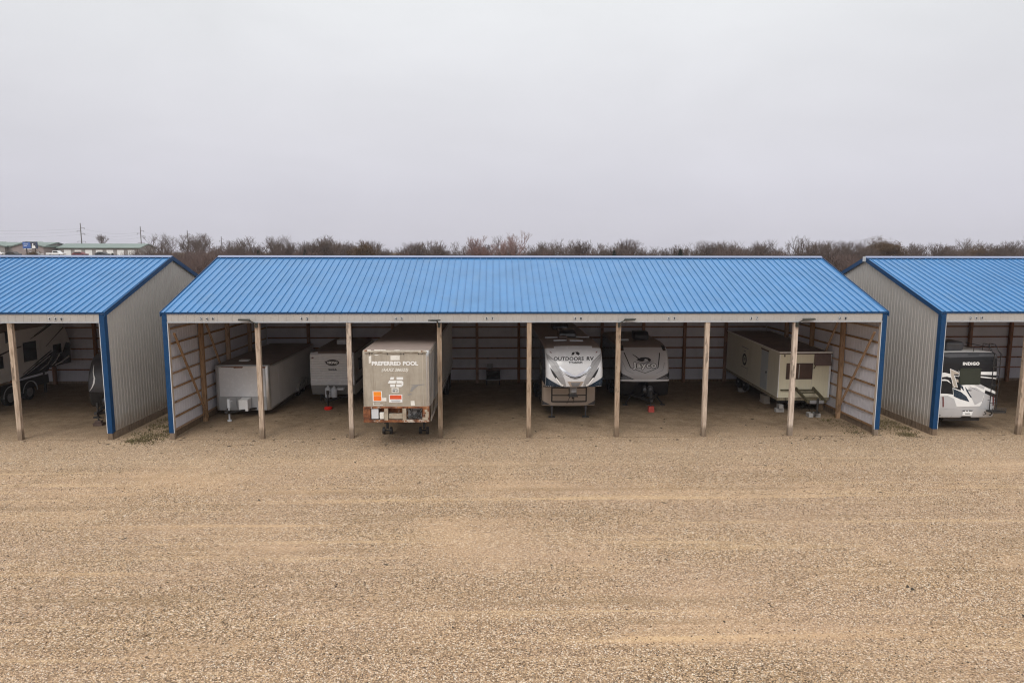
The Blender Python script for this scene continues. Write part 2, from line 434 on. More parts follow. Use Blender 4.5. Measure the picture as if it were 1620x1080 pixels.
    L.new(dln, drp.inputs[1])
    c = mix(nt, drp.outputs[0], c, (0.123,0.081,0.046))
    # rough dead grass field beyond the yard
    mr2 = N.new('ShaderNodeMapRange'); mr2.inputs[1].default_value = 13; mr2.inputs[2].default_value = 17; L.new(sx.outputs['Y'], mr2.inputs[0])
    grass = ramp(nt, noise(nt, P, 1.2, 8, .7), [(.3, (0.120,0.078,0.035)), (.7, (0.221,0.148,0.070))])
    c = mix(nt, mr2.outputs[0], c, grass)
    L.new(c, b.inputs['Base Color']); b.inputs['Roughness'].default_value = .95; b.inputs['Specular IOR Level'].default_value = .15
    h = N.new('ShaderNodeMath'); h.operation = 'MULTIPLY'; L.new(vb.outputs['Distance'], h.inputs[0]); L.new(coarse, h.inputs[1])
    h2 = N.new('ShaderNodeMath'); h2.operation = 'MULTIPLY_ADD'; h2.inputs[1].default_value = -1.0; L.new(h.outputs[0], h2.inputs[0]); L.new(noise(nt, P, 9, 6), h2.inputs[2])
    bump(nt, b, h2.outputs[0], .6, .03)
    M['gravel'] = m
ground_material()

m, nt, b, N, L = nodes('loose_stone')
g = N.new('ShaderNodeNewGeometry')
c = ramp(nt, g.outputs['Random Per Island'], [(0, (.035,.026,.02)), (.28, (.14,.10,.072)), (.5, (.28,.185,.11)), (.75, (.36,.26,.17)), (.94, (.47,.37,.27)), (1, (.64,.56,.46))])
L.new(c, b.inputs['Base Color']); b.inputs['Roughness'].default_value = .9; b.inputs['Specular IOR Level'].default_value = .2
M['loose_stone'] = m

# ------------------------------------------------------------------ decals and lettering
def text2d(s, size=1.0, fat=0.0, shear=0.0, spacing=1.0, width=None):
    cu = bpy.data.curves.new('lettering', 'FONT')
    cu.body = s; cu.size = size; cu.offset = fat*size; cu.shear = shear; cu.space_character = spacing
    cu.align_x = 'CENTER'; cu.align_y = 'CENTER'; cu.resolution_u = 3
    o = bpy.data.objects.new('lettering', cu); col.objects.link(o)
    dg = bpy.context.evaluated_depsgraph_get()
    me = bpy.data.meshes.new_from_object(o.evaluated_get(dg))
    vs = [(v.co.x, v.co.y) for v in me.vertices]; fs = [tuple(p.vertices) for p in me.polygons]
    col.objects.unlink(o); bpy.data.objects.remove(o); bpy.data.curves.remove(cu); bpy.data.meshes.remove(me)
    if vs:
        x0 = min(v[0] for v in vs); x1 = max(v[0] for v in vs); y0 = min(v[1] for v in vs); y1 = max(v[1] for v in vs)
        k = (width/(x1-x0)) if width else 1
        vs = [((x-(x0+x1)/2)*k, y-(y0+y1)/2) for x, y in vs]
    return vs, fs

def ribbon(pts, w0, w1=None, n=14, taper=False):
    """polyline -> strip polygon pieces in 2D with width from w0 to w1 (taper: thin at both ends)"""
    w1 = w0 if w1 is None else w1
    P = [Vector((p[0], p[1])) for p in pts]
    L_ = [0]
    for a, b_ in zip(P[:-1], P[1:]): L_.append(L_[-1] + (b_-a).length)
    S = sorted(set([L_[-1]*i/n for i in range(n+1)] + L_))
    C_ = []
    for s in S:
        for k in range(len(P)-1):
            if s <= L_[k+1] + 1e-9:
                t = (s-L_[k])/max(1e-9, L_[k+1]-L_[k]); C_.append(P[k].lerp(P[k+1], t)); break
    vs = []; fs = []
    for i, c in enumerate(C_):
        d = (C_[min(i+1, len(C_)-1)] - C_[max(i-1, 0)]).normalized(); nn = Vector((-d.y, d.x))
        t = S[i]/S[-1]; w = w0 + (w1-w0)*t
        if taper: w *= max(.06, math.sin(math.pi*min(1, max(0, t)))**.6)
        vs += [tuple(c + nn*w/2), tuple(c - nn*w/2)]
        if i: fs.append((2*i-2, 2*i, 2*i+1, 2*i-1))
    return vs, fs

def ellipse(cx, cz, a, b_, n=28):
    return [(cx+a*math.cos(2*math.pi*i/n), cz+b_*math.sin(2*math.pi*i/n)) for i in range(n)]

def decal(name, material, parent, pieces, surf, label=None, maxlen=.08, lift=.0005):
    """pieces: list of polygons ([(u,v)..]) or (verts, faces); surf(u,v)->3D point proud of the surface"""
    mb = MB()
    for k, pc in enumerate(pieces):
        bm = bmesh.new()
        if isinstance(pc, tuple): vs, fs = pc
        else: vs, fs = pc, [tuple(range(len(pc)))]
        bv = [bm.verts.new((v[0], v[1], 0)) for v in vs]
        for f in fs:
            try: bm.faces.new([bv[i] for i in f])
            except ValueError: pass
        bmesh.ops.triangulate(bm, faces=bm.faces[:])
        for _ in range(6):
            le = [e for e in bm.edges if e.calc_length() > maxlen]
            if not le: break
            bmesh.ops.subdivide_edges(bm, edges=le, cuts=1)
            bmesh.ops.triangulate(bm, faces=[f for f in bm.faces if len(f.verts) > 3])
        P = [Vector(surf(v.co.x, v.co.y)) for v in bm.verts]
        if P:
            e = 1e-3; a = Vector(surf(vs[0][0], vs[0][1])); du = Vector(surf(vs[0][0]+e, vs[0][1]))-a; dv = Vector(surf(vs[0][0], vs[0][1]+e))-a
            n = du.cross(dv).normalized() * (lift*k)
            P = [p+n for p in P]
        bm.verts.index_update()
        mb.add(P, [tuple(v.index for v in f.verts) for f in bm.faces]); bm.free()
    o = mb.build(name, material, parent, fix=False)
    if label: o['label'] = label
    return o

def bold(vf, d):
    return [([(x+a*d, z+b_*d) for x, z in vf[0]], vf[1]) for a, b_ in ((-1,0),(1,0),(0,-1),(0,1),(-.7,-.7),(.7,.7),(.7,-.7),(-.7,.7))]

def shift(vf, dx, dz):
    return [(x+dx, z+dz) for x, z in vf[0]], vf[1]

# ------------------------------------------------------------------ lofted RV bodies
class Body:
    def __init__(s, w, front, rear, bow=.05, rc=.12, rrear=.1, rtop=.1, crown=.04, nst=19):
        """w half-width; front [(z,y)] bottom->top ; rear [(z,y)] bottom->top"""
        s.w, s.front, s.rear, s.bow, s.rc, s.rr, s.rt, s.crown = w, front, rear, bow, rc, rrear, rtop, crown
        s.zt = max(front[-1][0], rear[-1][0])
        inner = np.linspace(-(w-rc), w-rc, nst)
        edge = [w-rc + rc*math.sin(math.pi/2*k/5) for k in range(1, 6)]
        s.xs = [-e for e in reversed(edge)] + list(inner) + edge
    def corner(s, x, r):
        t = max(0, (abs(x)-(s.w-r))/r); return r*(1-math.sqrt(max(0, 1-t*t)))
    def yf(s, x, z):
        return float(np.interp(z, [p[0] for p in s.front], [p[1] for p in s.front])) + s.bow*(x/s.w)**2 + s.corner(x, s.rc)
    def loop(s, x):
        pts = []
        dz = s.crown*(x/s.w)**2 + s.corner(x, s.rt)
        for z, y in s.front:
            k = min(1, max(0, (z-(s.zt-.35))/.3)); pts.append((x, y + s.bow*(x/s.w)**2 + s.corner(x, s.rc), z-dz*k))
        for z, y in reversed(s.rear):
            k = min(1, max(0, (z-(s.zt-.35))/.3)); pts.append((x, y - s.corner(x, s.rr), z-dz*k))
        return pts
    def build(s, key, parts, parent, smooth=38):
        """key(center, side)->part name ; parts {name: material}"""
        rows = [s.loop(x) for x in s.xs]; n = len(rows[0])
        vs = [p for r in rows for p in r]; fs = []
        for i in range(len(rows)-1):
            for j in range(n):
                k = (j+1) % n
                fs.append((i*n+j, i*n+k, (i+1)*n+k, (i+1)*n+j))
        side0 = len(fs)
        fs.append(tuple(range(n))); fs.append(tuple(range(len(vs)-1, len(vs)-n-1, -1)))
        nf = len(s.front)
        groups = {}
        for fi, f in enumerate(fs):
            c = Vector((0,0,0))
            for i in f: c += Vector(vs[i])
            c /= len(f)
            if fi >= side0: zone = 'side'
            else:
                j = fi % n
                zone = 'front' if j < nf-1 else ('roof' if j == nf-1 else ('rear' if j < n-1 else 'bottom'))
            groups.setdefault(key(c, zone), []).append(f)
        out = {}
        for g, fl in groups.items():
            used = sorted({i for f in fl for i in f}); mp = {u: k for k, u in enumerate(used)}
            mb = MB(); mb.add([vs[u] for u in used], [tuple(mp[i] for i in f) for f in fl])
            out[g] = mb.build(g.split('#')[0], parts[g], parent, smooth=smooth, fix=False)
        return out
    def surf(s, off=.008):
        return lambda x, z: (max(-s.w+.012, min(s.w-.012, x)), s.yf(max(-s.w+.012, min(s.w-.012, x)), z)-off, z)

def wheel(parent, x, y, r=.36, wd=.22, out=1, dual=False):
    t = MB().lathe([(-wd/2, r*.62), (-wd/2, r*.9), (-wd*.38, r), (wd*.38, r), (wd/2, r*.9), (wd/2, r*.62), (wd*.3, r*.58)], 'x', (x, y, r), 28)
    w = t.build('wheel', M['rubber'], parent, smooth=35)
    s = out
    prof = [(s*wd*.46, r*.63), (s*wd*.30, r*.58), (s*wd*.22, r*.42), (s*wd*.36, r*.26), (s*wd*.52, r*.18), (s*wd*.54, r*.05)]
    MB().lathe(prof, 'x', (x, y, r), 20).build('rim', M['rim_steel'], w, smooth=30)
    return w

def ac_unit(parent, x, y, z, material, l=.85, w=.65, h=.3):
    m_ = MB().prism([(y, z), (y+l, z), (y+l*.94, z+h), (y+l*.2, z+h), (y+.02, z+h*.6)], 'x', x-w/2, x+w/2)
    return m_.build('air_conditioner', material, parent, bevel=.05, seg=3)

# ------------------------------------------------------------------ storage sheds
HALF = 14.63; DEP = 12.0; ZH0, ZH1, ZE, ZR = 4.80, 5.17, 5.19, 7.30
SL = (ZR-ZE)/(DEP/2)
def rib_profile(u0, u1, pitch, h, wb, wt, minor=True):
    pts = [(u0, 0)]
    k = u0 + pitch/2
    while k < u1 - wb:
        pts += [(k-wb/2, 0), (k-wt/2, h), (k+wt/2, h), (k+wb/2, 0)]
        if minor and k+pitch*.5 < u1-.02:
            q = k+pitch*.5
            pts += [(q-.02, 0), (q, h*.25), (q+.02, 0)]
        k += pitch
    pts.append((u1, 0))
    return pts

def sheet(prof, f0, f1):
    """ribbed sheet: f0/f1 map (u,d)->3D at both ends"""
    mb = MB(); vs = []
    for u, d in prof: vs += [f0(u, d), f1(u, d)]
    fs = [(2*i, 2*i+2, 2*i+3, 2*i+1) for i in range(len(prof)-1)]
    return mb.add(vs, fs)

def make_shed(label, loc):
    t = thing('storage_shed', label, 'shed', loc, group='blue roofed open storage sheds in a row')
    X0, X1 = -HALF-.12, HALF+.12
    # roof: two ribbed slopes, real ribs
    rp = rib_profile(X0, X1, .305, .042, .034, .018, False)
    oh = .10
    nrm = math.sqrt(1+SL*SL)
    def slope(y0, z0, y1, z1, sgn):
        ny, nz = -sgn*SL/nrm, 1/nrm
        return sheet(rp, lambda u, d: (u, y0+d*ny, z0+d*nz), lambda u, d: (u, y1+d*ny, z1+d*nz))
    ro = slope(-oh, ZE+.06-oh*SL, DEP/2, ZR+.06, 1)
    s2 = slope(DEP/2, ZR+.06, DEP+oh, ZE+.06-oh*SL, -1)
    ro.add(s2.v, s2.f)
    roof = ro.build('roof', M['roof_blue'], t, fix=False)
    rc = MB().prism([(DEP/2-.16, ZR+.05), (DEP/2, ZR+.128), (DEP/2+.16, ZR+.05), (DEP/2+.16, ZR+.07), (DEP/2, ZR+.15), (DEP/2-.16, ZR+.07)], 'x', X0-.01, X1+.01)
    rc.build('ridge_cap', M['ridge_steel'], roof, fix=True)
    MB().prism([(DEP/2-.185, ZR+.02), (DEP/2-.165, ZR+.02), (DEP/2-.165, ZR+.068), (DEP/2-.185, ZR+.062)], 'x', X0, X1).build('ridge_flashing', M['trim_blue'], roof)
    # pale unseen sheet under the roof, added to bounce light into the bays
    un = MB()
    un.add([(X0+.05, -.05, ZE+.02), (X1-.05, -.05, ZE+.02), (X1-.05, DEP/2, ZR+.03), (X0+.05, DEP/2, ZR+.03), (X1-.05, DEP+.05, ZE+.02), (X0+.05, DEP+.05, ZE+.02)], [(0,1,2,3), (3,2,4,5)])
    un.build('roof_bounce_sheet', M['lining'], t, fix=False)
    # underside liner boards: purlins
    for k in range(5):
        y = .8 + k*1.15
        for yy in (y, DEP-y):
            z = ZE + min(yy, DEP-yy)*SL
            MB().box(X0+.2, X1-.2, yy-.045, yy+.045, z-.05, z+.03).build('purlin', M['girt_wood'], t)
    # eave trim
    MB().box(X0, X1, -oh-.03, -oh+.01, ZE-.035, ZE+.035).build('eave_trim', M['trim_blue'], t)
    MB().box(X0, X1, DEP+oh-.01, DEP+oh+.03, ZE-.035, ZE+.035).build('eave_trim', M['trim_blue'], t)
    # rake trim at both gables
    for s in (-1, 1):
        xa = s*(HALF+.125); xb = s*(HALF+.155)
        poly = [(-oh-.03, ZE-.15), (-oh-.03, ZE+.075-oh*SL), (DEP/2, ZR+.115), (DEP+oh+.03, ZE+.075-oh*SL), (DEP+oh+.03, ZE-.15), (DEP/2, ZR-.10)]
        MB().prism(poly, 'x', min(xa, xb), max(xa, xb)).build('rake_trim', M['trim_blue'], t)
    # header over the open front
    hp = rib_profile(-HALF+.10, HALF-.10, .305, .012, .05, .025)
    hd = sheet(hp, lambda u, d: (u, -.085-d, ZH0+.03), lambda u, d: (u, -.085-d, ZH1))
    hd = hd.build('header', M['wall_steel'], t, fix=False)
    MB().box(-HALF+.1, HALF-.1, -.115, -.06, ZH0-.005, ZH0+.035).build('drip_trim', M['drip_steel'], hd)
    MB().box(-HALF+.1, HALF-.1, -.055, .015, ZH0+.02, ZH1).build('header_beam', M['girt_wood'], t)
    # end walls
    for s in (-1, 1):
        xw = s*(HALF+.06)
        wp = rib_profile(.02, DEP+.055, .229, .02, .05, .025)
        top = lambda u: ZE + max(0, min(u, DEP-u))*SL
        mb = MB(); vs = []
        i0 = 0
        pts = []
        for u, d in wp:
            if pts and pts[-1][0] < DEP/2 < u: pts.append((DEP/2, 0))
            pts.append((u, d))
        for u, d in pts: vs += [(xw+s*d, u, .30), (xw+s*d, u, top(u))]
        mb.add(vs, [(2*i, 2*i+2, 2*i+3, 2*i+1) for i in range(len(pts)-1)])
        mb.build('end_wall', M['wall_steel'], t, fix=False)
        xl = s*(HALF+.05); vl = []
        for u, d in rib_profile(.05, DEP-.05, .229, .014, .05, .025):
            vl += [(xl+s*d*.5, u, .28), (xl+s*d*.5, u, top(u)-.01)]
        vl += [(xl, DEP+.03, .28), (xl, DEP+.03, top(DEP))]
        MB().add(vl, [(2*i, 2*i+2, 2*i+3, 2*i+1) for i in range(len(vl)//2-1)]).build('end_wall_lining', M['lining'], t, fix=False)
        MB().box(min(xw-.02*s, xw+s*.035), max(xw-.02*s, xw+s*.035), .02, DEP-.02, -.02, .30).build('skirt_board', M['skirt_wood'], t)
        # corner trim: an L of blue steel
        L_ = [(s*(HALF-.10), -.10), (s*(HALF+.095), -.10), (s*(HALF+.095), .13), (s*(HALF+.09), .13), (s*(HALF+.09), -.092), (s*(HALF-.10), -.092)]
        MB().prism(L_, 'z', .27, ZE-.05).build('corner_trim', M['trim_blue'], t)
        MB().box(min(s*(HALF-.125), s*(HALF-.102)), max(s*(HALF-.125), s*(HALF-.102)), -.098, -.07, .27, ZH0-.01).build('jamb_trim', M['pale_steel'], t)
        # wall framing seen from inside
        xi0, xi1 = sorted((s*(HALF+.035), s*(HALF-.005)))
        for z in (.30, .83, 1.44, 2.05, 2.66, 3.28, 3.89, 4.5):
            MB().box(xi0, xi1, .1, DEP-.1, z-.035, z+.045).build('girt', M['stud_wood'], t)
        for y in (3.0, 6.0, 9.0):
            xp0, xp1 = sorted((s*(HALF-.008), s*(HALF-.19)))
            MB().box(xp0, xp1, y-.08, y+.08, -.05, ZE+y*0+min(y, DEP-y)*SL-.1).build('wall_post', M['stud_wood'], t, bevel=.006)
        xb = s*(HALF-.215)
        for (ya, za, yb, zb) in ((.20, 4.35, 2.95, .22), (3.2, 4.6, 5.85, .5)):
            MB().beam((xb, ya, za), (xb, yb, zb), .045, .09, up=(1,0,0)).build('brace', M['stud_wood'], t)
    # back wall
    bp = rib_profile(-HALF-.08, HALF+.08, .229, .02, .05, .025)
    sheet(bp, lambda u, d: (u, DEP+.06+d, .28), lambda u, d: (u, DEP+.06+d, ZE)).build('back_wall', M['wall_steel'], t, fix=False)
    sheet(rib_profile(-HALF-.02, HALF+.02, .229, .008, .05, .02), lambda u, d: (u, DEP+.052-d*.5, .16), lambda u, d: (u, DEP+.052-d*.5, ZE)).build('back_wall_lining', M['lining_shaded'], t, fix=False)
    for s in (-1, 1): MB().box(min(s*(HALF-.05), s*(HALF+.10)), max(s*(HALF-.05), s*(HALF+.10)), DEP+.085, DEP+.10, .27, ZE-.03).build('corner_trim', M['trim_blue'], t)
    MB().box(-HALF, HALF, DEP+.054, DEP+.088, -.02, .27).build('skirt_board', M['skirt_wood'], t)
    for z in (.83, 1.44, 2.05, 2.66, 3.28, 3.89, 4.5):
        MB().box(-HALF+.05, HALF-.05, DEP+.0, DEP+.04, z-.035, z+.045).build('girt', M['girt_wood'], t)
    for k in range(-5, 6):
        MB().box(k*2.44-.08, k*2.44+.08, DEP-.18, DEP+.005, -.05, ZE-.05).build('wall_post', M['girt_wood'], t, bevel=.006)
    # front posts
    for k in range(9):
        x = -HALF + k*3.6575
        if k == 0: x += .02
        if k == 8: x -= .02
        w = .095
        jx = random.uniform(-.006, .006)
        mb = MB()
        # three laminated plies
        for i in range(3):
            a = -.085 + i*.057
            mb.box(x-w+random.uniform(0,.006), x+w-random.uniform(0,.006), a, a+.055, -.15, ZH0+.018 if 0 < k < 8 else ZE-.3)
        mb.build('post', M['post_wood'], t, bevel=.005)
    return t

shed = make_shed('middle open storage shed with blue ribbed roof and eight bays, whole in view', (0, 0, 0))
sl = copy_tree(shed); sl.location = (-31.73, 0, 0)
sl['label'] = 'left open storage shed cut by the frame, showing its pale right end wall'
sr = copy_tree(shed); sr.location = (31.73, 0, 0)
sr['label'] = 'right open storage shed cut by the frame, showing its pale left end wall'

def bay_numbers(sh, x, s):
    plates = MB(); 
    n = len(s)
    for i, ch in enumerate(s):
        cx_ = x + (i-(n-1)/2)*.235
        plates.box(cx_-.04, cx_+.04, -.112, -.103, 4.905, 5.015)
    p = plates.build('number_plate', M['pale_steel'], sh)
    digs = []
    for i, ch in enumerate(s):
        digs += bold(shift(text2d(ch, .12), x + (i-(n-1)/2)*.235, 4.96), .008)
    decal('number', M['decal_black'], p, digs, lambda u, v: (u, -.1145, v))
for x, s in ((-12.93,'340'), (-9.06,'42'), (-5.27,'43'), (-1.61,'57'), (1.98,'48'), (5.8,'49'), (9.2,'37'), (12.87,'38')):
    bay_numbers(shed, x, s)
bay_numbers(sl, 31.73-18.9, '440'); bay_numbers(sr, -31.73+18.45, '349')

def floodlight(sh, x, dx, dy):
    """flat LED head on a short bracket, fixed to the head of a post"""
    mb = MB().box(x-.05, x+.05, -.19, -.118, 4.60, 4.80)
    mb.tube((x, -.17, 4.76), (x+dx*.25, -.17+dy*.3, 4.92), .022)
    f = mb.build('floodlight', M['lamp_bronze'], sh, bevel=.006)
    a = Vector((x+dx*.22, -.19+dy*.25, 4.93)); d = Vector((dx, dy, .05)).normalized()
    s_ = d.cross(Vector((0,0,1))).normalized()
    c = a + d*.2
    h = MB().beam(a-d*.03, a+d*.42, .34, .05)
    hd = h.build('lamp_head', M['lamp_bronze'], f, bevel=.008)
    MB().beam(a+d*.06+Vector((0,0,-.031)), a+d*.36+Vector((0,0,-.031)), .24, .008).build('lens', M['lamp_glass'], hd)
floodlight(shed, -HALF+3.6575, -1.0, -.35)
floodlight(shed, -HALF+3*3.6575, -.35, -1.0)
floodlight(shed, -HALF+5*3.6575, 1.0, -.35)
floodlight(shed, -HALF+7*3.6575, 1.0, -.3)
# white end cap on the right shed's ridge
MB().box(-HALF-.19, -HALF-.157, DEP/2-.12, DEP/2+.12, ZR-.12, ZR+.13).build('ridge_end_cap', M['pale_steel'], sr)

# ------------------------------------------------------------------ 1. white cargo trailer
def cargo():
    t = thing('cargo_trailer', 'white enclosed cargo trailer with flat front and brown roof behind the left corner bay post', 'trailer', (-13.18, 3.95, 0), R(-.6))
    B = Body(1.27, [(.27, .02), (.30, 0), (1.0, 0), (2.30, 0), (2.40, .04), (2.43, .10)], [(.27, 7.6), (2.43, 7.6)], bow=.0, rc=.16, rrear=.04, rtop=.05, crown=.03)
    def key(c, zone):
        if zone == 'roof': return 'roof'
        if zone == 'front' and abs(c.x) > 1.11 and c.z < 2.35: return 'corner_post' if c.x < 0 else 'corner_post#2'
        if zone == 'front': return 'front_wall'
        return 'body'
    o = B.build(key, {'roof': M['membrane'], 'corner_post': M['aluminium'], 'corner_post#2': M['aluminium'], 'front_wall': M['frame_grey'], 'body': M['white_panel']}, t)
    MB().box(-1.05, 1.06, -.012, .02, .93, 2.30).build('front_panel', M['rv_white'], t, bevel=.006)
    MB().box(-1.12, 1.14, -.02, .03, 2.30, 2.345).build('top_trim', M['aluminium'], t)
    decal('rust_streak', M['rust'], t, [[(-.95,2.31),(-.3,2.30),(.1,2.335),(-.35,2.34),(-.9,2.335)], [(-.36,2.27),(.05,2.275),(.1,2.34),(-.3,2.345)], [(.9,2.28),(1.1,2.26),(1.12,2.345),(.92,2.345)]], lambda u, v: (u, -.024, v))
    MB().box(-1.11, -.30, -.03, .03, .28, .89).build('stone_guard', M['frame_grey'], t, bevel=.008)
    MB().box(.42, 1.11, -.03, .03, .28, .89).build('stone_guard', M['frame_grey'], t, bevel=.008)
    MB().prism([(-.02, .34), (-.5, .34), (-.5, .86), (-.02, .89)], 'x', -.02, .40).build('tool_box', M['white_panel'], t, bevel=.012)
    fr = MB(); fr.beam((-.85, .3, .42), (-.26, -1.15, .42), .07, .1); fr.beam((.85, .3, .36), (-.26, -1.15, .42), .07, .08)
    fr.box(-.32, -.20, -1.35, -1.05, .42, .52)
    fr.build('tongue', M['steel_dark'], t)
    j = MB(); j.tube((-.26, -1.0, .06), (-.26, -1.0, .95), .04); j.tube((-.26, -1.0, .62), (-.26, -1.0, 1.02), .075)
    j.tube((-.26, -1.0, .0), (-.26, -1.0, .06), .10); j.tube((-.26, -1.0, .9), (-.08, -1.02, .93), .014)
    j.build('tongue_jack', M['pale_steel'], t, smooth=40)
    for y in (4.6, 5.5):
        for s in (-1, 1): wheel(t, s*1.17, y, .36, .2, s)
    for s in (-1, 1):
        pts = []
        for k in range(9):
            a = math.pi*k/8; pts.append((5.05-math.cos(a)*.98, .36+math.sin(a)*.52))
        mb = MB(); vs = []
        for y, z in pts: vs += [(s*1.275, y, z), (s*1.40, y, z)]
        mb.add(vs, [(2*i, 2*i+2, 2*i+3, 2*i+1) for i in range(8)])
        mb.build('fender', M['aluminium'], t, smooth=40)
    MB().box(-.45, .0, .9, 1.25, 2.44, 2.50).build('roof_vent', M['decal_white'], t, bevel=.01)
    # side wall trim lines
    for s in (1,):
        MB().box(s*1.272, s*1.285, .17, 7.55, .28, .36).build('rub_rail', M['aluminium'], t)
        MB().box(s*1.272, s*1.285, .17, 7.55, 2.28, 2.36).build('rub_rail', M['aluminium'], t)
        MB().box(s*1.272, s*1.28, 1.3, 2.1, .42, 2.15).build('side_door', M['white_panel'], t, bevel=.004)
cargo()

# ------------------------------------------------------------------ 2. small white ribbed travel trailer
def viking():
    t = thing('travel_trailer', 'small white travel trailer with ribbed aluminium front and black oval emblem', 'trailer', (-9.55, 6.3, 0))
    fr = [(.46, .30), (.50, .24), (.96, .02), (.99, 0)]
    nz = 13
    for k in range(nz):
        z = .99 + k*(1.58/nz); d = 1.58/nz
        fr += [(z+d*.12, -.018), (z+d*.82, -.018), (z+d*.97, .004)]
    fr += [(2.60, .02), (2.70, .12)]
    B = Body(1.1, fr, [(.46, 5.3), (2.72, 5.3)], bow=.0, rc=.05, rrear=.05, rtop=.05, crown=.07, nst=7)
    def key(c, zone):
        if zone == 'roof' or (zone == 'front' and c.z > 2.61): return 'roof'
        if zone == 'front' and c.z < .985: return 'stone_guard'
        return 'body' if zone != 'front' else 'front_wall'
    B.build(key, {'roof': M['membrane'], 'stone_guard': M['rv_grey'], 'body': M['gel_side'], 'front_wall': M['rv_white']}, t, smooth=15)
    S = lambda u, v: (u, -.030, v)
    e = decal('emblem', M['decal_black'], t, [ellipse(.03, 2.14, .34, .155), [(-.38,2.22),(-.2,2.2),(-.22,2.05)]], S)
    if 0: decal('emblem_ring', M['decal_white'], e, [ribbon(ellipse(.03, 2.14, .30, .12)+[(.33,2.14)], .018, n=40)], lambda u, v: (u, -.034, v))
    decal('lettering', M['decal_white'], e, bold(shift(text2d('VIKING', .17, 0, .2, width=.5), .03, 2.14), .006), lambda u, v: (u, -.034, v))
    decal('lettering', M['decal_black'], t, bold(shift(text2d('SAGA', .14, 0, 0, 1.2, width=.40), .03, 1.79), .008), S)
    for x in (-.95, .95): MB().box(x-.05, x+.05, -.05, -.01, 2.36, 2.41).build('marker_light', M['paint_red'], t, bevel=.008)
    # right side details (visible past the post)
    decal('stripe', M['charcoal'], t, [[(.3,1.0),(5.1,1.0),(5.1,1.12),(.3,1.15)]], lambda u, v: (1.106, u, v))
    MB().box(1.10, 1.115, 1.1, 1.9, 1.55, 2.2).build('window', M['glass_dark'], t, bevel=.005)
    tg = MB(); tg.beam((-.7, .4, .42), (0, -1.15, .42), .07, .11); tg.beam((.7, .4, .42), (0, -1.15, .42), .07, .11); tg.box(-.06, .06, -1.35, -1.0, .42, .54)
    tg.build('tongue', M['steel_dark'], t)
    j = MB(); j.tube((0, -1.05, .10), (0, -1.05, .78), .04); j.tube((0, -1.05, .74), (0, -1.05, .92), .07); j.tube((0,-1.05,.86),(.15,-1.1,.88),.014)
    j.build('tongue_jack', M['steel_dark'], t, smooth=40)
    for x in (-.15, .15):
        b_ = MB().lathe([(.46, .12), (.50, .148), (.86, .148), (.95, .11), (.98, .05), (1.04, .05)], 'z', (x+.02, -.45, 0), 18)
        b_.build('gas_bottle', M['pale_steel'], t, smooth=50)
    MB().box(.25, .62, -.35, -.05, .80, .90).build('battery_box', M['pale_steel'], t, bevel=.02)
    for y in (2.9, 3.75):
        for s in (-1, 1): wheel(t, s*1.0, y, .33, .19, s)
    for s in (-.8, .8): MB().beam((s, .8, .46), (s, .7, .03), .05, .05).build('stabiliser', M['steel_dark'], t)
    MB().box(-.25, .25, 2.2, 2.9, 2.74, 3.0).build('air_conditioner', M['pale_steel'], t, bevel=.05)
    c = MB().lathe([(0, .19), (.09, .20), (.13, .15), (.15, .06)], 'z', (0, 0, 0), 22).build('jack_pad', M['red_plastic'], None, smooth=45)
    c.location = (-9.55, 5.25, 0)
    tag(c, 'bright red round jack pad under the tongue of the small ribbed trailer', 'jack pad')
viking()

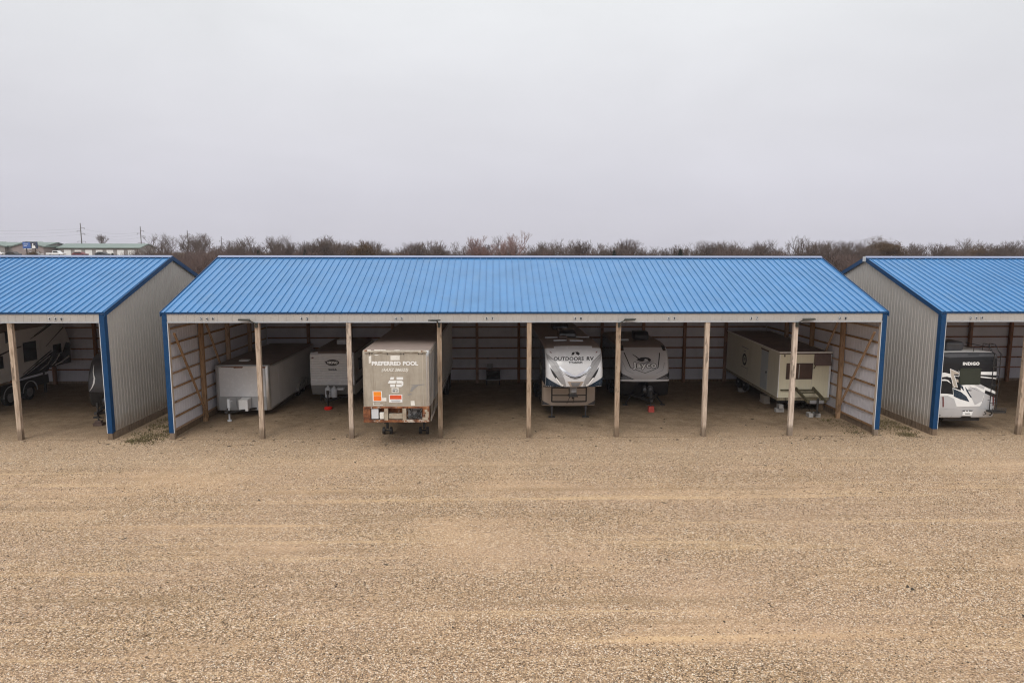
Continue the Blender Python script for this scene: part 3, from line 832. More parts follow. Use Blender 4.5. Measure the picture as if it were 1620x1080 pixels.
# ------------------------------------------------------------------ 3. old semi trailer
def semi():
    t = thing('semi_trailer', 'old weathered tan semi trailer with white lettering and rusty front frame', 'semi trailer', (-5.18, -1.9, 0), R(-.2))
    B = Body(1.29, [(1.74, 0), (3.70, 0), (3.86, .03), (3.92, .10)], [(1.12, 13.3), (3.92, 13.3)], bow=.02, rc=.20, rrear=.02, rtop=.04, crown=.02, nst=25)
    def key(c, zone):
        if zone == 'roof': return 'roof'
        if zone == 'front' and c.x > 1.16: return 'corner_strip'
        if zone == 'front': return 'front_wall'
        return 'body'
    B.build(key, {'roof': M['membrane_tan'], 'corner_strip': M['aluminium'], 'front_wall': M['weathered_skin'], 'body': M['rv_side']}, t)
    S = B.surf(.006); S2 = B.surf(.010)
    Z = lambda zy: 3.92-(zy-158)/278.0*.995
    X = lambda zx: (zx-425)/262.0
    def q(x0, y0, x1, y1): return [(X(x0),Z(y0)),(X(x1),Z(y0)),(X(x1),Z(y1)),(X(x0),Z(y1))]
    # top lip, bent and peeling
    mb = MB()
    for k in range(14):
        x = -1.18 + k*.17
        mb.box(x, x+.165, -.03+random.uniform(-.01,.01), .05, 3.83+random.uniform(-.012,.012), 3.875+random.uniform(-.015,.015))
    mb.build('top_rail', M['weathered_skin'], t)
    decal('bare_patch', M['worn_white'], t, [q(118,148,185,160), q(220,146,330,158), [(X(200),Z(198)),(X(262),Z(204)),(X(240),Z(214))], q(420,150,470,157)], lambda u, v: (u, -.045 if v > 3.83 else B.yf(u, v)-.006, v))
    decal('dark_patch', M['rust'], t, [q(680,160,710,186), q(120,150,150,165)], lambda u, v: (u, -.046 if v > 3.83 else B.yf(u, v)-.006, v))
    riv = MB()
    for x in (165, 192, 345, 480, 505, 655, 690):
        riv.box(X(x)-.012, X(x)+.012, B.yf(X(x), Z(190))-.02, B.yf(X(x), Z(190))+.01, Z(205), Z(178))
    riv.build('roof_clip', M['steel_dark'], t)
    decal('lettering', M['decal_white'], t, bold(shift(text2d('PREFERRED', .205, 0, 0, 1.0, width=1.08), X(333), Z(297)), .012)+bold(shift(text2d('POOL', .205, 0, 0, 1.0, width=.56), X(574), Z(297)), .012), S)
    decal('lettering', M['worn_white'], t, bold(shift(text2d('(AAXZ 286522)', .155, 0, .35, 1.0, width=1.0), X(418), Z(370)), .007), S)
    # block logo
    def para(x0, x1, y0, y1, k=0): return [(X(x0+k),Z(y0)),(X(x1+k),Z(y0)),(X(x1),Z(y1)),(X(x0),Z(y1))]
    decal('emblem', M['decal_white'], t, [para(366,402,444,472,8), q(432,444,498,472), para(345,420,482,512,12), q(432,482,486,512), q(368,522,416,551), q(428,522,478,551), [(X(486),Z(482)),(X(500),Z(500)),(X(498),Z(532)),(X(478),Z(551)),(X(480),Z(522))]], S)
    lb = decal('sticker', M['worn_white'], t, [q(380,560,452,614)], S)
    decal('sticker_print', M['decal_grey'], lb, [q(390,570,440,576), q(390,584,418,604), q(426,584,432,606), q(438,582,446,606)], S2)
    pl = decal('placard', M['decal_white'], t, [q(190,596,282,706)], S)
    decal('placard_face', M['decal_amber'], pl, [q(198,602,275,650)], S2)
    decal('placard_face', M['decal_orange'], pl, [q(198,652,275,700)], S2)
    pl = decal('placard', M['decal_white'], t, [q(352,634,486,718)], S)
    decal('placard_face', M['decal_redorange'], pl, [q(362,640,478,684)], S2)
    decal('placard_print', M['decal_grey'], pl, [q(370,696,470,702), q(380,707,460,711)], S2)
    decal('sticker', M['worn_white'], t, [q(278,668,326,706), [(X(568),Z(704)),(X(606),Z(702)),(X(612),Z(752)),(X(570),Z(756))], q(376,212,468,262), [(X(160),Z(222)),(X(186),Z(212)),(X(184),Z(290)),(X(160),Z(298))], q(192,716,198,748), q(192,744,292,750), q(198,722,262,726)], S)
    decal('scuff', M['rv_grey'], t, [[(X(585),Z(545)),(X(650),Z(532)),(X(640),Z(545)),(X(608),Z(572)),(X(585),Z(602)),(X(562),Z(604))], [(X(552),Z(522)),(X(620),Z(528)),(X(710),Z(520)),(X(708),Z(530)),(X(610),Z(538))], [(X(535),Z(634)),(X(570),Z(624)),(X(590),Z(632)),(X(545),Z(642))]], S)
    # vertical seams of the front sheet
    decal('seam', M['rv_tan'], t, [q(690,205,697,750), q(742,225,752,750)], S)
    # right side wall ribs + rails
    for k in range(22):
        MB().box(1.288, 1.30, .35+k*.6, .39+k*.6, 1.25, 3.8).build('side_rib', M['aluminium'], t)
    MB().box(1.286, 1.31, .2, 13.2, 1.12, 1.26).build('side_rail', M['aluminium'], t)
    MB().box(1.286, 1.31, .2, 13.2, 3.76, 3.9).build('side_rail', M['aluminium'], t)
    # rusty lower frame with three openings
    f = MB()
    f.box(-1.27, 1.25, -.02, .25, 1.68, 1.75)
    f.box(-1.27, 1.25, -.02, .25, 1.13, 1.215)
    for x0, x1 in ((-1.27,-1.0), (1.0,1.25)): f.box(x0, x1, -.018, .25, 1.215, 1.68)
    fo = f.build('front_frame', M['rust'], t, bevel=.012)
    for x in (-.40, .30): MB().box(x-.07, x+.07, -.012, .2, 1.216, 1.679).build('frame_post', M['dull_cream'], fo)
    MB().box(-1.0, 1.0, .26, .30, 1.13, 1.75).build('recess_back', M['rust'], fo)
    MB().box(-.97, -.70, .03, .24, 1.26, 1.66).build('control_panel', M['pale_steel'], t, bevel=.01)
    MB().box(-.66, -.49, .05, .24, 1.24, 1.50).build('gauge_box', M['worn_white'], t, bevel=.02)
    MB().box(-.31, .22, .06, .25, 1.24, 1.45).build('inner_panel', M['dull_cream'], t, bevel=.02)
    co = MB()
    for k in range(16):
        p = Vector((random.uniform(.40,.97), random.uniform(.02,.2), random.uniform(1.24,1.66)))
        qv = Vector((random.uniform(.40,.97), random.uniform(.02,.2), random.uniform(1.24,1.66)))
        co.tube(p, qv, .018, 6)
    co.build('hose', M['steel_dark'], t)
    MB().box(.42, .95, .2, .25, 1.24, 1.64).build('coil', M['galvanised'], t)
    crk = MB()
    for k in range(9):
        x = 1.02+random.uniform(0,.17); z = 1.22+random.uniform(0,.4)
        crk.box(x-.05, x+.05, -.03-random.uniform(0,.012), .0, z-.05, z+.05)
    crk.build('peeling_paint', M['dull_cream'], fo)
    # landing gear with sand wheels
    for s in (-.77, .77):
        lg = MB(); lg.box(s-.065, s+.065, 2.44, 2.57, .55, 1.2); lg.box(s-.05, s+.05, 2.455, 2.555, .22, .6)
        l = lg.build('landing_leg', M['steel_dark'], t, bevel=.006)
        for d in (-.15, .15):
            MB().lathe([(-.05, .09), (-.05, .15), (.05, .15), (.05, .09)], 'x', (s+d, 2.5, .15), 18).build('sand_wheel', M['steel_dark'], l, smooth=40)
        MB().tube((s-.2, 2.5, .15), (s+.2, 2.5, .15), .035).build('axle', M['steel_dark'], l)
    cb = MB(); cb.beam((-.77, 2.5, .8), (.77, 2.5, .8), .05, .05); cb.beam((-.77, 2.5, .5), (-.5, 3.6, 1.1), .05, .05); cb.beam((.77, 2.5, .5), (.5, 3.6, 1.1), .05, .05)
    cb.build('leg_brace', M['steel_dark'], t)
    ch = MB(); ch.box(-.55, -.45, .4, 13.1, .98, 1.12); ch.box(.45, .55, .4, 13.1, .98, 1.12)
    ch.build('chassis', M['steel_dark'], t)
    for y in (10.6, 11.9):
        for s in (-1, 1):
            wheel(t, s*1.12, y, .5, .26, s); wheel(t, s*.82, y, .5, .26, s)
semi()

# ------------------------------------------------------------------ 4. cart at the back of the empty bay
t = thing('utility_cart', 'dark two tier cart standing against the back wall of the empty bay', 'cart', (-1.5, 11.35, 0))
MB().box(-.42, .42, -.22, .22, .84, .90).build('top_shelf', M['brown_panel'], t, bevel=.01)
MB().box(-.38, .38, -.2, .2, .42, .80).build('cabinet', M['rv_black'], t, bevel=.01)
MB().box(-.43, .43, -.23, .23, .30, .35).build('lower_shelf', M['galvanised'], t, bevel=.01)
for sx in (-.37, .37):
    for sy in (-.18, .18):
        l = MB().box(sx-.02, sx+.02, sy-.02, sy+.02, .12, .84).build('leg', M['steel_dark'], t)
        MB().lathe([(-.02, .03), (-.02, .06), (.02, .06), (.02, .03)], 'x', (sx, sy, .06), 14).build('caster', M['rubber'], l)
t = thing('monitor', 'small grey screen standing on the dark cart in the empty bay', 'monitor', (-1.68, 11.35, .90))
MB().box(-.16, .16, -.02, .02, .08, .34).build('screen', M['decal_grey'], t, bevel=.006)
MB().box(-.17, .17, .021, .03, .07, .35).build('back_cover', M['pale_steel'], t)
MB().box(-.03, .03, -.01, .03, .02, .08).box(-.1, .1, -.07, .09, 0, .02).build('stand', M['rv_black'], t)

# ------------------------------------------------------------------ 5. silver fifth wheel camper
def fifth():
    t = thing('fifth_wheel_camper', 'silver white fifth wheel camper with dark chevron, right of the empty bay', 'camper', (2.06, 1.38, 0), R(.8))
    cap = [(1.80, .16), (1.83, .06), (1.95, .02), (2.10, .005), (2.25, 0), (2.5, .035), (2.75, .12), (3.0, .25), (3.2, .39), (3.35, .53), (3.45, .66), (3.52, .80), (3.57, 1.0), (3.6, 1.3)]
    lower = [(.54, 1.98), (.58, 1.93), (1.40, 1.90), (1.74, 1.90), (1.78, 1.80)]
    B = Body(1.25, lower+cap, [(.54, 10.1), (3.62, 10.2)], bow=.10, rc=.15, rrear=.12, rtop=.10, crown=.05, nst=27)
    def key(c, zone):
        if zone == 'roof': return 'roof'
        if zone == 'front':
            arch = 3.53 - .14*(c.x/1.25)**2
            if c.z > arch: return 'roof'
            if c.z < 1.79: return 'lower_front'
            edge = 2.14 - (1.25-abs(c.x))*.56
            return 'cap_base' if c.z < 1.86 else 'front_cap'
        return 'body'
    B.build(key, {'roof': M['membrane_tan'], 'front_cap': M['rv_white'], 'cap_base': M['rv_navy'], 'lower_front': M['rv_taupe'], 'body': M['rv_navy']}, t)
    S = B.surf(.008); S2 = B.surf(.013); S3 = B.surf(.018)
    Z = lambda zy: 3.55-(zy-290)/425.0*1.75
    X = lambda zx: (zx-435)/226.0
    P = lambda pts: [(X(a),Z(b_)) for a, b_ in pts]
    mir = lambda pts: [(870-a, b_) for a, b_ in pts]
    for f in (lambda p: p, mir):
        decal('side_flare', M['flare_grey'], t, [P(f([(160,362),(170,372),(255,450),(300,540),(340,640),(352,712),(300,716),(262,640),(215,520),(165,420)]))], S)
        decal('stripe', M['decal_grey'], t, [ribbon(P(f([(178,380),(255,445),(300,530),(330,590)])), .02, .012), ribbon(P(f([(170,400),(235,465),(280,545),(300,590)])), .015, .008)], S2)
        decal('slash', M['decal_black'], t, [ribbon(P(f([(196,508),(222,556),(256,612),(300,676)])), .10, taper=True)], S2)
        decal('slash_swoosh', M['decal_white'], t, [ribbon(P(f([(250,612),(280,655),(298,684),(322,694)])), .05, .09)], S3)  # white printed swoosh that ends each black slash
        decal('corner_panel', M['rv_navy'], t, [P(f([(140,596),(205,640),(300,700),(345,708),(345,720),(140,720)]))], S3)
        decal('marker_light', M['paint_red'], t, [P(f([(196,345),(214,356),(216,366),(200,358)]))], S)
    v = [(284,496),(330,538),(388,574),(440,602),(492,574),(550,538),(592,496)]
    decal('chevron', M['chrome'], t, [ribbon(P(v), .085, n=30)], S2)
    decal('chevron_shadow', M['decal_black'], t, [ribbon(P([(330,566),(390,598),(440,607),(490,598),(556,560)]), .045, n=30, taper=True)], S3)
    decal('stripe', M['decal_grey'], t, [ribbon(P([(380,606),(440,622),(500,606)]), .03, n=20, taper=True)], S2)
    decal('center_panel', M['rv_taupe'], t, [P([(362,650),(524,650),(478,722),(404,722)])], S2)
    decal('center_panel_trim', M['decal_grey'], t, [P([(392,660),(494,660),(468,716),(416,716)])], S3)
    decal('lettering', M['decal_black'], t, bold(shift(text2d('OUTDOORS', .20, 0, .12, 1.05, width=1.30), -.24, Z(417)), .007)+bold(shift(text2d('RV', .20, 0, .12, 1.05, width=.32), .70, Z(417)), .007), S)
    decal('lettering', M['decal_black'], t, bold(shift(text2d('TITANIUM', .115, 0, 0, 1.15, width=.58), X(445), Z(454)), .006), S)
    decal('emblem', M['decal_black'], t, [P([(408,382),(418,358),(440,350),(444,360),(434,378)]), P([(448,352),(476,350),(494,366),(482,384),(462,376)])], S)
    # front compartment door on the lower wall
    ywall = 1.90
    yl = lambda x, z: B.yf(x, z)
    Sl = B.surf(.010)
    decal('hatch_seal', M['decal_black'], t, [ribbon([(-.80,1.42),(.80,1.42),(.80,.76),(-.80,.76),(-.80,1.44)], .065, n=40), ribbon([(-.8,1.06),(.8,1.06)], .05, n=14)], Sl)
    decal('side_trim', M['charcoal'], t, [[(-1.2,1.44),(1.2,1.44),(1.2,1.50),(-1.2,1.50)], [(-1.24,.60),(-.85,.60),(-1.24,.80)], [(1.24,.60),(.85,.60),(1.24,.80)]], Sl)
    # pin box
    pb = MB().prism([(.30,1.80),(.34,1.55),(.50,1.36),(.78,1.36),(1.2,1.66),(1.2,1.80)], 'x', -.15, .15)
    pb.build('pin_box', M['galvanised'], t, bevel=.015)
    MB().box(-.20, .20, .38, .80, 1.30, 1.36).tube((0,.6,1.18),(0,.6,1.3),.05).build('king_pin', M['steel_dark'], t)
    MB().box(-.11, .11, .27, .30, 1.52, 1.74).build('pin_cover', M['decal_grey'], t, bevel=.01)
    MB().path([(-.05,.8,1.34),(-.10,1.3,1.0),(-.12,1.75,.72)], .012).build('brake_cable', M['rubber'], t)
    MB().path([(.10,.8,1.34),(.14,1.3,1.0),(.16,1.75,.72)], .012).build('power_cable', M['rubber'], t)
    for s in (-.79, .79):
        lg = MB(); lg.box(s-.045, s+.045, 1.98, 2.07, .35, .75); lg.box(s-.032, s+.032, 1.99, 2.06, .04, .4)
        l = lg.build('landing_leg', M['charcoal'], t)
        MB().box(s-.15, s+.15, 1.93, 2.12, 0, .04).build('foot', M['steel_dark'], l)
    for y in (6.6, 7.6):
        for s in (-1, 1): wheel(t, s*1.13, y, .39, .22, s)
    ac_unit(t, .05, 3.2, 3.60, M['rv_black'], .95, .8, .34)
    ac_unit(t, .05, 6.4, 3.60, M['rv_black'], .95, .8, .34)
    for (x, y, rz) in ((-.45, 1.9, .12), (.28, 1.75, -.05), (-.75, 3.0, .1), (.75, 3.1, -.2)):
        d = Vector((math.cos(rz), math.sin(rz), 0))*.3
        MB().beam(Vector((x, y, 3.63))-d, Vector((x, y, 3.63))+d, .05, .06).build('roof_bar', M['pale_steel'], t)
    for (x, y) in ((.1, 1.9), (-.2, 2.7)): MB().box(x-.2, x+.2, y+.1, y+.5, 3.58, 3.70).build('roof_vent', M['membrane'], t, bevel=.03)
    MB().box(-1.30, -1.25, 2.6, 3.4, 1.95, 2.5).build('window', M['glass_dark'], t, bevel=.01)
fifth()

# ------------------------------------------------------------------ 6/9. travel trailers with a moulded cap
def capped_trailer(label, loc, capmat, lowmat, sidemat, roofmat):
    t = thing('travel_trailer', label, 'trailer', loc)
    fr = [(.44, .35), (.49, .20), (.62, .10), (1.22, .02), (1.28, 0), (1.6, .03), (1.95, .11), (2.25, .23), (2.5, .38), (2.7, .56), (2.85, .78), (2.95, 1.05), (3.02, 1.5), (3.04, 2.0)]
    B = Body(1.25, fr, [(.44, 5.9), (3.05, 5.95)], bow=.12, rc=.14, rrear=.1, rtop=.12, crown=.05, nst=25)
    def key(c, zone):
        if zone == 'roof': return 'roof'
        if zone == 'front': return 'lower_front' if c.z < 1.25 else ('front_cap' if c.z < 2.80 else 'roof')  # cap top takes the roof colour, painting a dark reflection into the grey cap
        return 'body'
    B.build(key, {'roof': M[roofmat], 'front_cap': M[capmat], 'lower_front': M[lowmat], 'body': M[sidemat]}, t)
    tg = MB(); tg.beam((-.75, .4, .55), (0, -1.25, .52), .07, .12); tg.beam((.75, .4, .55), (0, -1.25, .52), .07, .12); tg.box(-.06, .06, -1.5, -1.1, .52, .64)
    tg.build('tongue', M['steel_dark'], t)
    j = MB(); j.tube((0, -1.3, .04), (0, -1.3, .86), .035); j.tube((0, -1.3, .80), (0, -1.3, 1.02), .06); j.beam((-.22,-1.3,.34),(.22,-1.3,.34),.04,.04)
    j.build('tongue_jack', M['steel_dark'], t, smooth=40)
    for s in (-.95, .95):
        MB().beam((s*.55, .5, .62), (s, .2, .04), .06, .05).box(s-.12, s+.12, .12, .28, 0, .04).build('stabiliser', M['steel_dark'], t)
    for y in (3.2, 4.1):
        for s in (-1, 1): wheel(t, s*1.12, y, .36, .2, s)
    MB().box(-1.262, -1.25, 1.9, 2.7, 1.7, 2.4).build('window', M['glass_dark'], t, bevel=.006)
    for x in (-.13, .15): 
        MB().lathe([(.56, .12), (.6, .15), (.98, .15), (1.06, .11), (1.10, .05)], 'z', (x, -.42, 0), 18).build('gas_bottle', M['rv_black' if x < 0 else 'charcoal'], t, smooth=50)
    return t, B

def jay():
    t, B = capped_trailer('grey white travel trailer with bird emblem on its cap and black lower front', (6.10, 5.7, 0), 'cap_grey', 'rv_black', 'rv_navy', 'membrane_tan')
    S = B.surf(.008); S2 = B.surf(.013); S3 = B.surf(.018)
    X = lambda zx: (zx-432)/226.0
    def Z(zy): return 1.28+(655-zy)/219.0*1.02
    P = lambda pts: [(X(a),Z(b_)) for a, b_ in pts]
    mir = lambda pts: [(864-a, b_) for a, b_ in pts]
    w = shift(text2d('Jayco', .36, 0, 0, 1.12, width=1.14), -.02, Z(500))
    decal('lettering', M['decal_black'], t, bold(w, .045), S)
    decal('lettering', M['decal_white'], t, bold(w, .016), S2)
    decal('emblem', M['decal_black'], t, [ribbon(P([(300,384),(335,405),(372,432)]), .03, .06), ribbon(P([(325,455),(400,468),(470,466),(540,452)]), .02, .03, taper=True),
          P([(338,440),(366,424),(398,414),(440,412),(480,418),(504,434),(506,446),(484,452),(462,446),(470,434),(440,428),(424,436),(436,446),(400,456),(372,452)]),
          ribbon(P([(430,452),(460,458),(500,452)]), .03, taper=True)], S)
    decal('stripe', M['decal_black'], t, [ribbon(P([(208,368),(236,440),(268,520)]), .05, .05), ribbon(P([(612,370),(596,440),(578,522)]), .05, .05),
          ribbon(P([(268,520),(350,548),(430,574),(508,548),(578,522)]), .028, n=24)], S)
    decal('pin_line', M['decal_grey'], t, [ribbon(P([(182,455),(220,548),(262,564),(310,582)]), .02, .012), ribbon(P(mir([(206,470),(230,548),(262,560),(310,580)])), .02, .012)], S)
    decal('white_band', M['decal_white'], t, [[(-1.24,1.262),(1.24,1.262),(1.24,1.325),(-1.24,1.325)]], S2)
    for f in (lambda p: p, mir):
        decal('lower_wedge', M['rv_black'], t, [P(f([(140,530),(170,580),(240,612),(316,645),(140,645)]))], S)
        decal('wedge_stripe', M['decal_grey'], t, [P(f([(148,618),(250,628),(290,640),(148,632)]))], S2)
        decal('marker_light', M['paint_red'], t, [P(f([(172,330),(194,334),(192,344),(174,342)]))], S)
        decal('corner_panel', M['decal_black'], t, [P(f([(650,302),(690,306),(692,352),(656,350)]))], S)
    ac_unit(t, .25, 2.2, 3.04, M['matte_black'], .9, .76, .42)
    MB().box(-.95, -.5, 1.9, 2.1, 3.04, 3.12).build('roof_vent', M['pale_steel'], t)
    b_ = MB().box(-.14, .14, -.12, .12, 0, .14).box(-.13, .13, -.115, .115, .142, .28)
    o = b_.build('wood_block', M['red_wood'], None, bevel=.008); o.location = (6.12, 4.40, 0)
    tag(o, 'faded red block under the tongue jack of the trailer with bird emblem', 'block')
    return t
jay()

def dark_nose():
    t, B = capped_trailer('charcoal travel trailer with white swoosh lines, its front half hidden by the left shed corner', (-18.93, 3.6, 0), 'charcoal', 'rv_black', 'charcoal', 'rv_black')
    S = B.surf(.008)
    for s in (-1, 1):
        decal('swoosh', M['decal_white'], t, [ribbon([(s*1.02,2.45),(s*.98,2.15),(s*.90,1.85),(s*.92,1.62),(s*1.0,1.42),(s*1.14,1.24)], .05, taper=True), ribbon([(s*.97,2.1),(s*.87,1.85),(s*.89,1.62),(s*.98,1.42)], .05, taper=True)], S)
    decal('stripe', M['decal_white'], t, [ribbon([(-.12,2.16),(.10,2.32)], .05), ribbon([(.0,2.12),(.2,2.28)], .04), ribbon([(-.25,1.30),(.3,1.36)], .03), ribbon([(-.3,2.05),(-.1,2.0),(.3,2.02)], .025)], S)
    o = MB().box(-.2, .2, -.15, .15, 0, .12).box(-.14, .14, -.1, .1, .122, .22).build('wood_block', M['brown_trim'], None, bevel=.008)
    o.location = (-18.93, 2.32, 0)
    tag(o, 'dark stacked wooden block under the tongue jack of the charcoal trailer', 'block')
dark_nose()

# ------------------------------------------------------------------ 7. cream office trailer
def office():
    t = thing('office_trailer', 'cream office trailer on blocks with brown window and round emblem on its side', 'trailer', (13.35, 4.1, 0), 0, rx=R(1.5))
    W = 1.25
    B = Body(W, [(.74, 0), (2.88, 0), (2.93, 0)], [(.74, 7.3), (2.93, 7.3)], bow=0, rc=.02, rrear=.02, rtop=.02, crown=.02, nst=5)
    def key(c, zone):
        if zone == 'roof': return 'roof'
        return 'front_wall' if zone == 'front' else 'side_wall'
    B.build(key, {'roof': M['membrane'], 'front_wall': M['cream'], 'side_wall': M['cream_side']}, t)
    e = MB(); e.box(-W-.03, W+.03, -.05, .0, 2.90, 2.965); e.box(-W-.04, -W, .0, 7.3, 2.90, 2.96); e.box(W, W+.04, 0, 7.3, 2.90, 2.96)
    e.build('roof_edge', M['worn_white'], t)
    MB().box(-W-.02, W+.02, -.03, -.002, 2.845, 2.898).build('eave_strip', M['brown_trim'], t)
    X = lambda zx: (zx-960)/244.0
    Z = lambda zy: 2.95-(zy-335)/235.0
    # sliding window
    x0, x1, z0, z1 = X(742), X(1050), Z(642), Z(462)
    w = MB(); w.box(x0, x1, -.03, 0.01, z1-.045, z1); w.box(x0, x1, -.045, 0.01, z0, z0+.05); w.box(x0, x0+.045, -.028, .01, z0+.05, z1-.045); w.box(x1-.045, x1, -.028, .01, z0+.05, z1-.045)
    wo = w.build('window', M['brown_trim'], t)
    MB().box(x0+.045, x1-.045, -.012, -.004, z0+.05, z1-.045).build('pane', M['curtain_brown'], wo)
    MB().box(X(893)-.02, X(893)+.02, -.024, -.013, z0+.05, z1-.045).build('sash', M['aluminium'], wo)
    MB().box(X(805)-.02, X(805)+.02, -.024, -.013, z0+.05, z1-.045).build('sash', M['brown_trim'], wo)
    # brown hood at the upper right
    MB().prism([(-.003, Z(355)), (-.05, Z(358)), (-.20, Z(470)), (-.20, Z(482)), (-.003, Z(482))], 'x', X(1062), X(1248)).build('awning', M['brown_panel'], t, bevel=.008)
    MB().beam((X(1066), -.17, Z(478)), (X(1066), -.01, Z(522)), .03, .03).build('awning_bracket', M['brown_trim'], t)
    MB().box(X(707), X(720), -.04, 0, Z(388), Z(366)).build('marker_light', M['brown_trim'], t)
    decal('seam', M['cream_side'], t, [[(X(1038),Z(850)),(X(1042),Z(850)),(X(1064),Z(360)),(X(1060),Z(360))]], lambda u, v: (u, -.004, v))
    MB().box(X(1246), X(1266), -.02, -.002, .75, 2.84).build('corner_strip', M['decal_white'], t)
    MB().box(X(655), X(664), -.02, -.002, .75, 2.84).build('corner_strip', M['decal_white'], t)
    # bottom rail / chassis
    MB().box(-W-.005, W+.005, -.015, 7.3, .60, .735).build('bottom_rail', M['deck_wood'], t)
    ch = MB(); ch.box(-.7, -.58, .1, 7.2, .40, .598); ch.box(.58, .7, .1, 7.2, .40, .598); ch.box(-1.1, 1.1, .3, .4, .42, .598)
    ch.build('chassis', M['steel_dark'], t)
    # bumper bar and A-frame hitch
    MB().box(X(685), X(1100), -.10, -.02, 1.09, 1.15).build('bumper_bar', M['olive_steel'], t)
    h = MB()
    h.beam((-.42, -.06, 1.22), (-.22, -1.0, .78), .08, .13); h.beam((.42, -.06, 1.22), (.62, -1.0, .78), .08, .13)
    h.beam((-.38, -.35, 1.05), (.48, -.35, 1.05), .10, .05); h.beam((-.32, -.75, .90), (.52, -.75, .90), .16, .05); h.beam((-.26, -.95, .78), (.66, -.95, .78), .1, .12)
    h.build('hitch_frame', M['olive_steel'], t)
    MB().box(-.15, .5, -1.07, -1.012, .70, .85).build('hitch_plate', M['galvanised'], t, bevel=.01)
    MB().tube((.2, -1.1, .3), (.2, -1.1, .95), .05).tube((.2, -1.1, .27), (.2, -1.1, .31), .12).build('jack', M['steel_dark'], t)
    # left side: door, emblem
    Ss = lambda u, v: (-W-.006, u, v)
    d = MB().box(-W-.012, -W+.0, 1.3, 2.15, .80, 2.72).build('door', M['door_blue'], t, bevel=.004)
    MB().box(-W-.05, -W-.012, 1.38, 1.44, 1.65, 1.75).build('handle', M['steel_dark'], d)
    MB().box(-W-.03, -W-.012, 1.25, 2.2, 2.74, 2.80).build('door_hood', M['brown_trim'], t)
    em = decal('emblem', M['decal_black'], t, [ribbon(ellipse(4.45, 1.78, .26, .26)+[(4.71,1.78)], .13, n=50)], Ss)
    w_ = text2d('W', .34, .02)
    decal('lettering', M['decal_black'], em, [shift(([(-a, b_) for a, b_ in w_[0]], w_[1]), 4.45, 1.78)], Ss)
    flip = lambda vf: ([(-a, b_) for a, b_ in vf[0]], vf[1])
    decal('lettering', M['decal_grey'], t, [shift(flip(text2d('CONSTRUCTION', .10, 0, width=.95)), 4.45, 2.42), shift(flip(text2d('CO', .09, 0, width=.2)), 4.45, 2.22), shift(flip(text2d('555 0148', .10, 0, width=.8)), 4.45, 1.30)], Ss) if False else None
    decal('faded_band', M['decal_grey'], t, [[(3.95,2.40),(4.95,2.40),(4.95,2.44),(3.95,2.44)], [(4.3,2.22),(4.62,2.22),(4.62,2.26),(4.3,2.26)], [(4.0,1.34),(4.9,1.34),(4.9,1.37),(4.0,1.37)], [(3.96,1.02),(4.00,1.02),(4.00,1.46),(3.96,1.46)]], Ss)
    for y in (4.6, 5.5):
        for s in (-1, 1): wheel(t, s*1.05, y, .34, .2, s)
    return t
office()
def block(label, loc, rz=0, group=None):
    """hollow concrete block: shell with two cores"""
    mb = MB()
    mb.box(-.20, .20, -.10, -.065, 0, .19); mb.box(-.20, .20, .065, .10, 0, .19)
    for x in (-.1825, 0, .1825): mb.box(x-.0175, x+.0175, -.065, .065, 0, .19)
    o = mb.build('concrete_block', M['concrete'], None, bevel=.006)
    o.location = loc; o.rotation_euler = (0, 0, rz)
    return tag(o, label, 'block', 'concrete blocks propping the cream office trailer')
block('grey concrete block at ground level under the front left corner of the cream trailer', (12.32, 4.28, 0), .05)
block('grey concrete block on top of another under the front left corner of the cream trailer', (12.34, 4.26, .192), 1.5)
block('left of two grey concrete blocks beneath the hitch of the cream trailer', (13.34, 3.28, 0), 1.5)
block('right of two grey concrete blocks beneath the hitch of the cream trailer', (13.68, 3.30, 0), 1.62)
block('pale concrete block lying beside the far left wheels of the cream trailer', (12.25, 9.1, 0), .1)
o = MB().box(-.16, .16, -.3, .3, .0, .10).box(-.14, .14, -.28, .28, .10, .42).build('step_box', M['rv_tan'], None, bevel=.01)
o.location = (12.42, 6.3, 0); tag(o, 'weathered tan step box below the side door of the cream trailer', 'step')
o = MB().box(-.13, .13, -.13, .13, 0, .5).build('support_post', M['skirt_wood'], None, bevel=.008); o.location = (14.45, 4.6, 0)
tag(o, 'dark wooden support under the front right corner of the cream trailer', 'support')

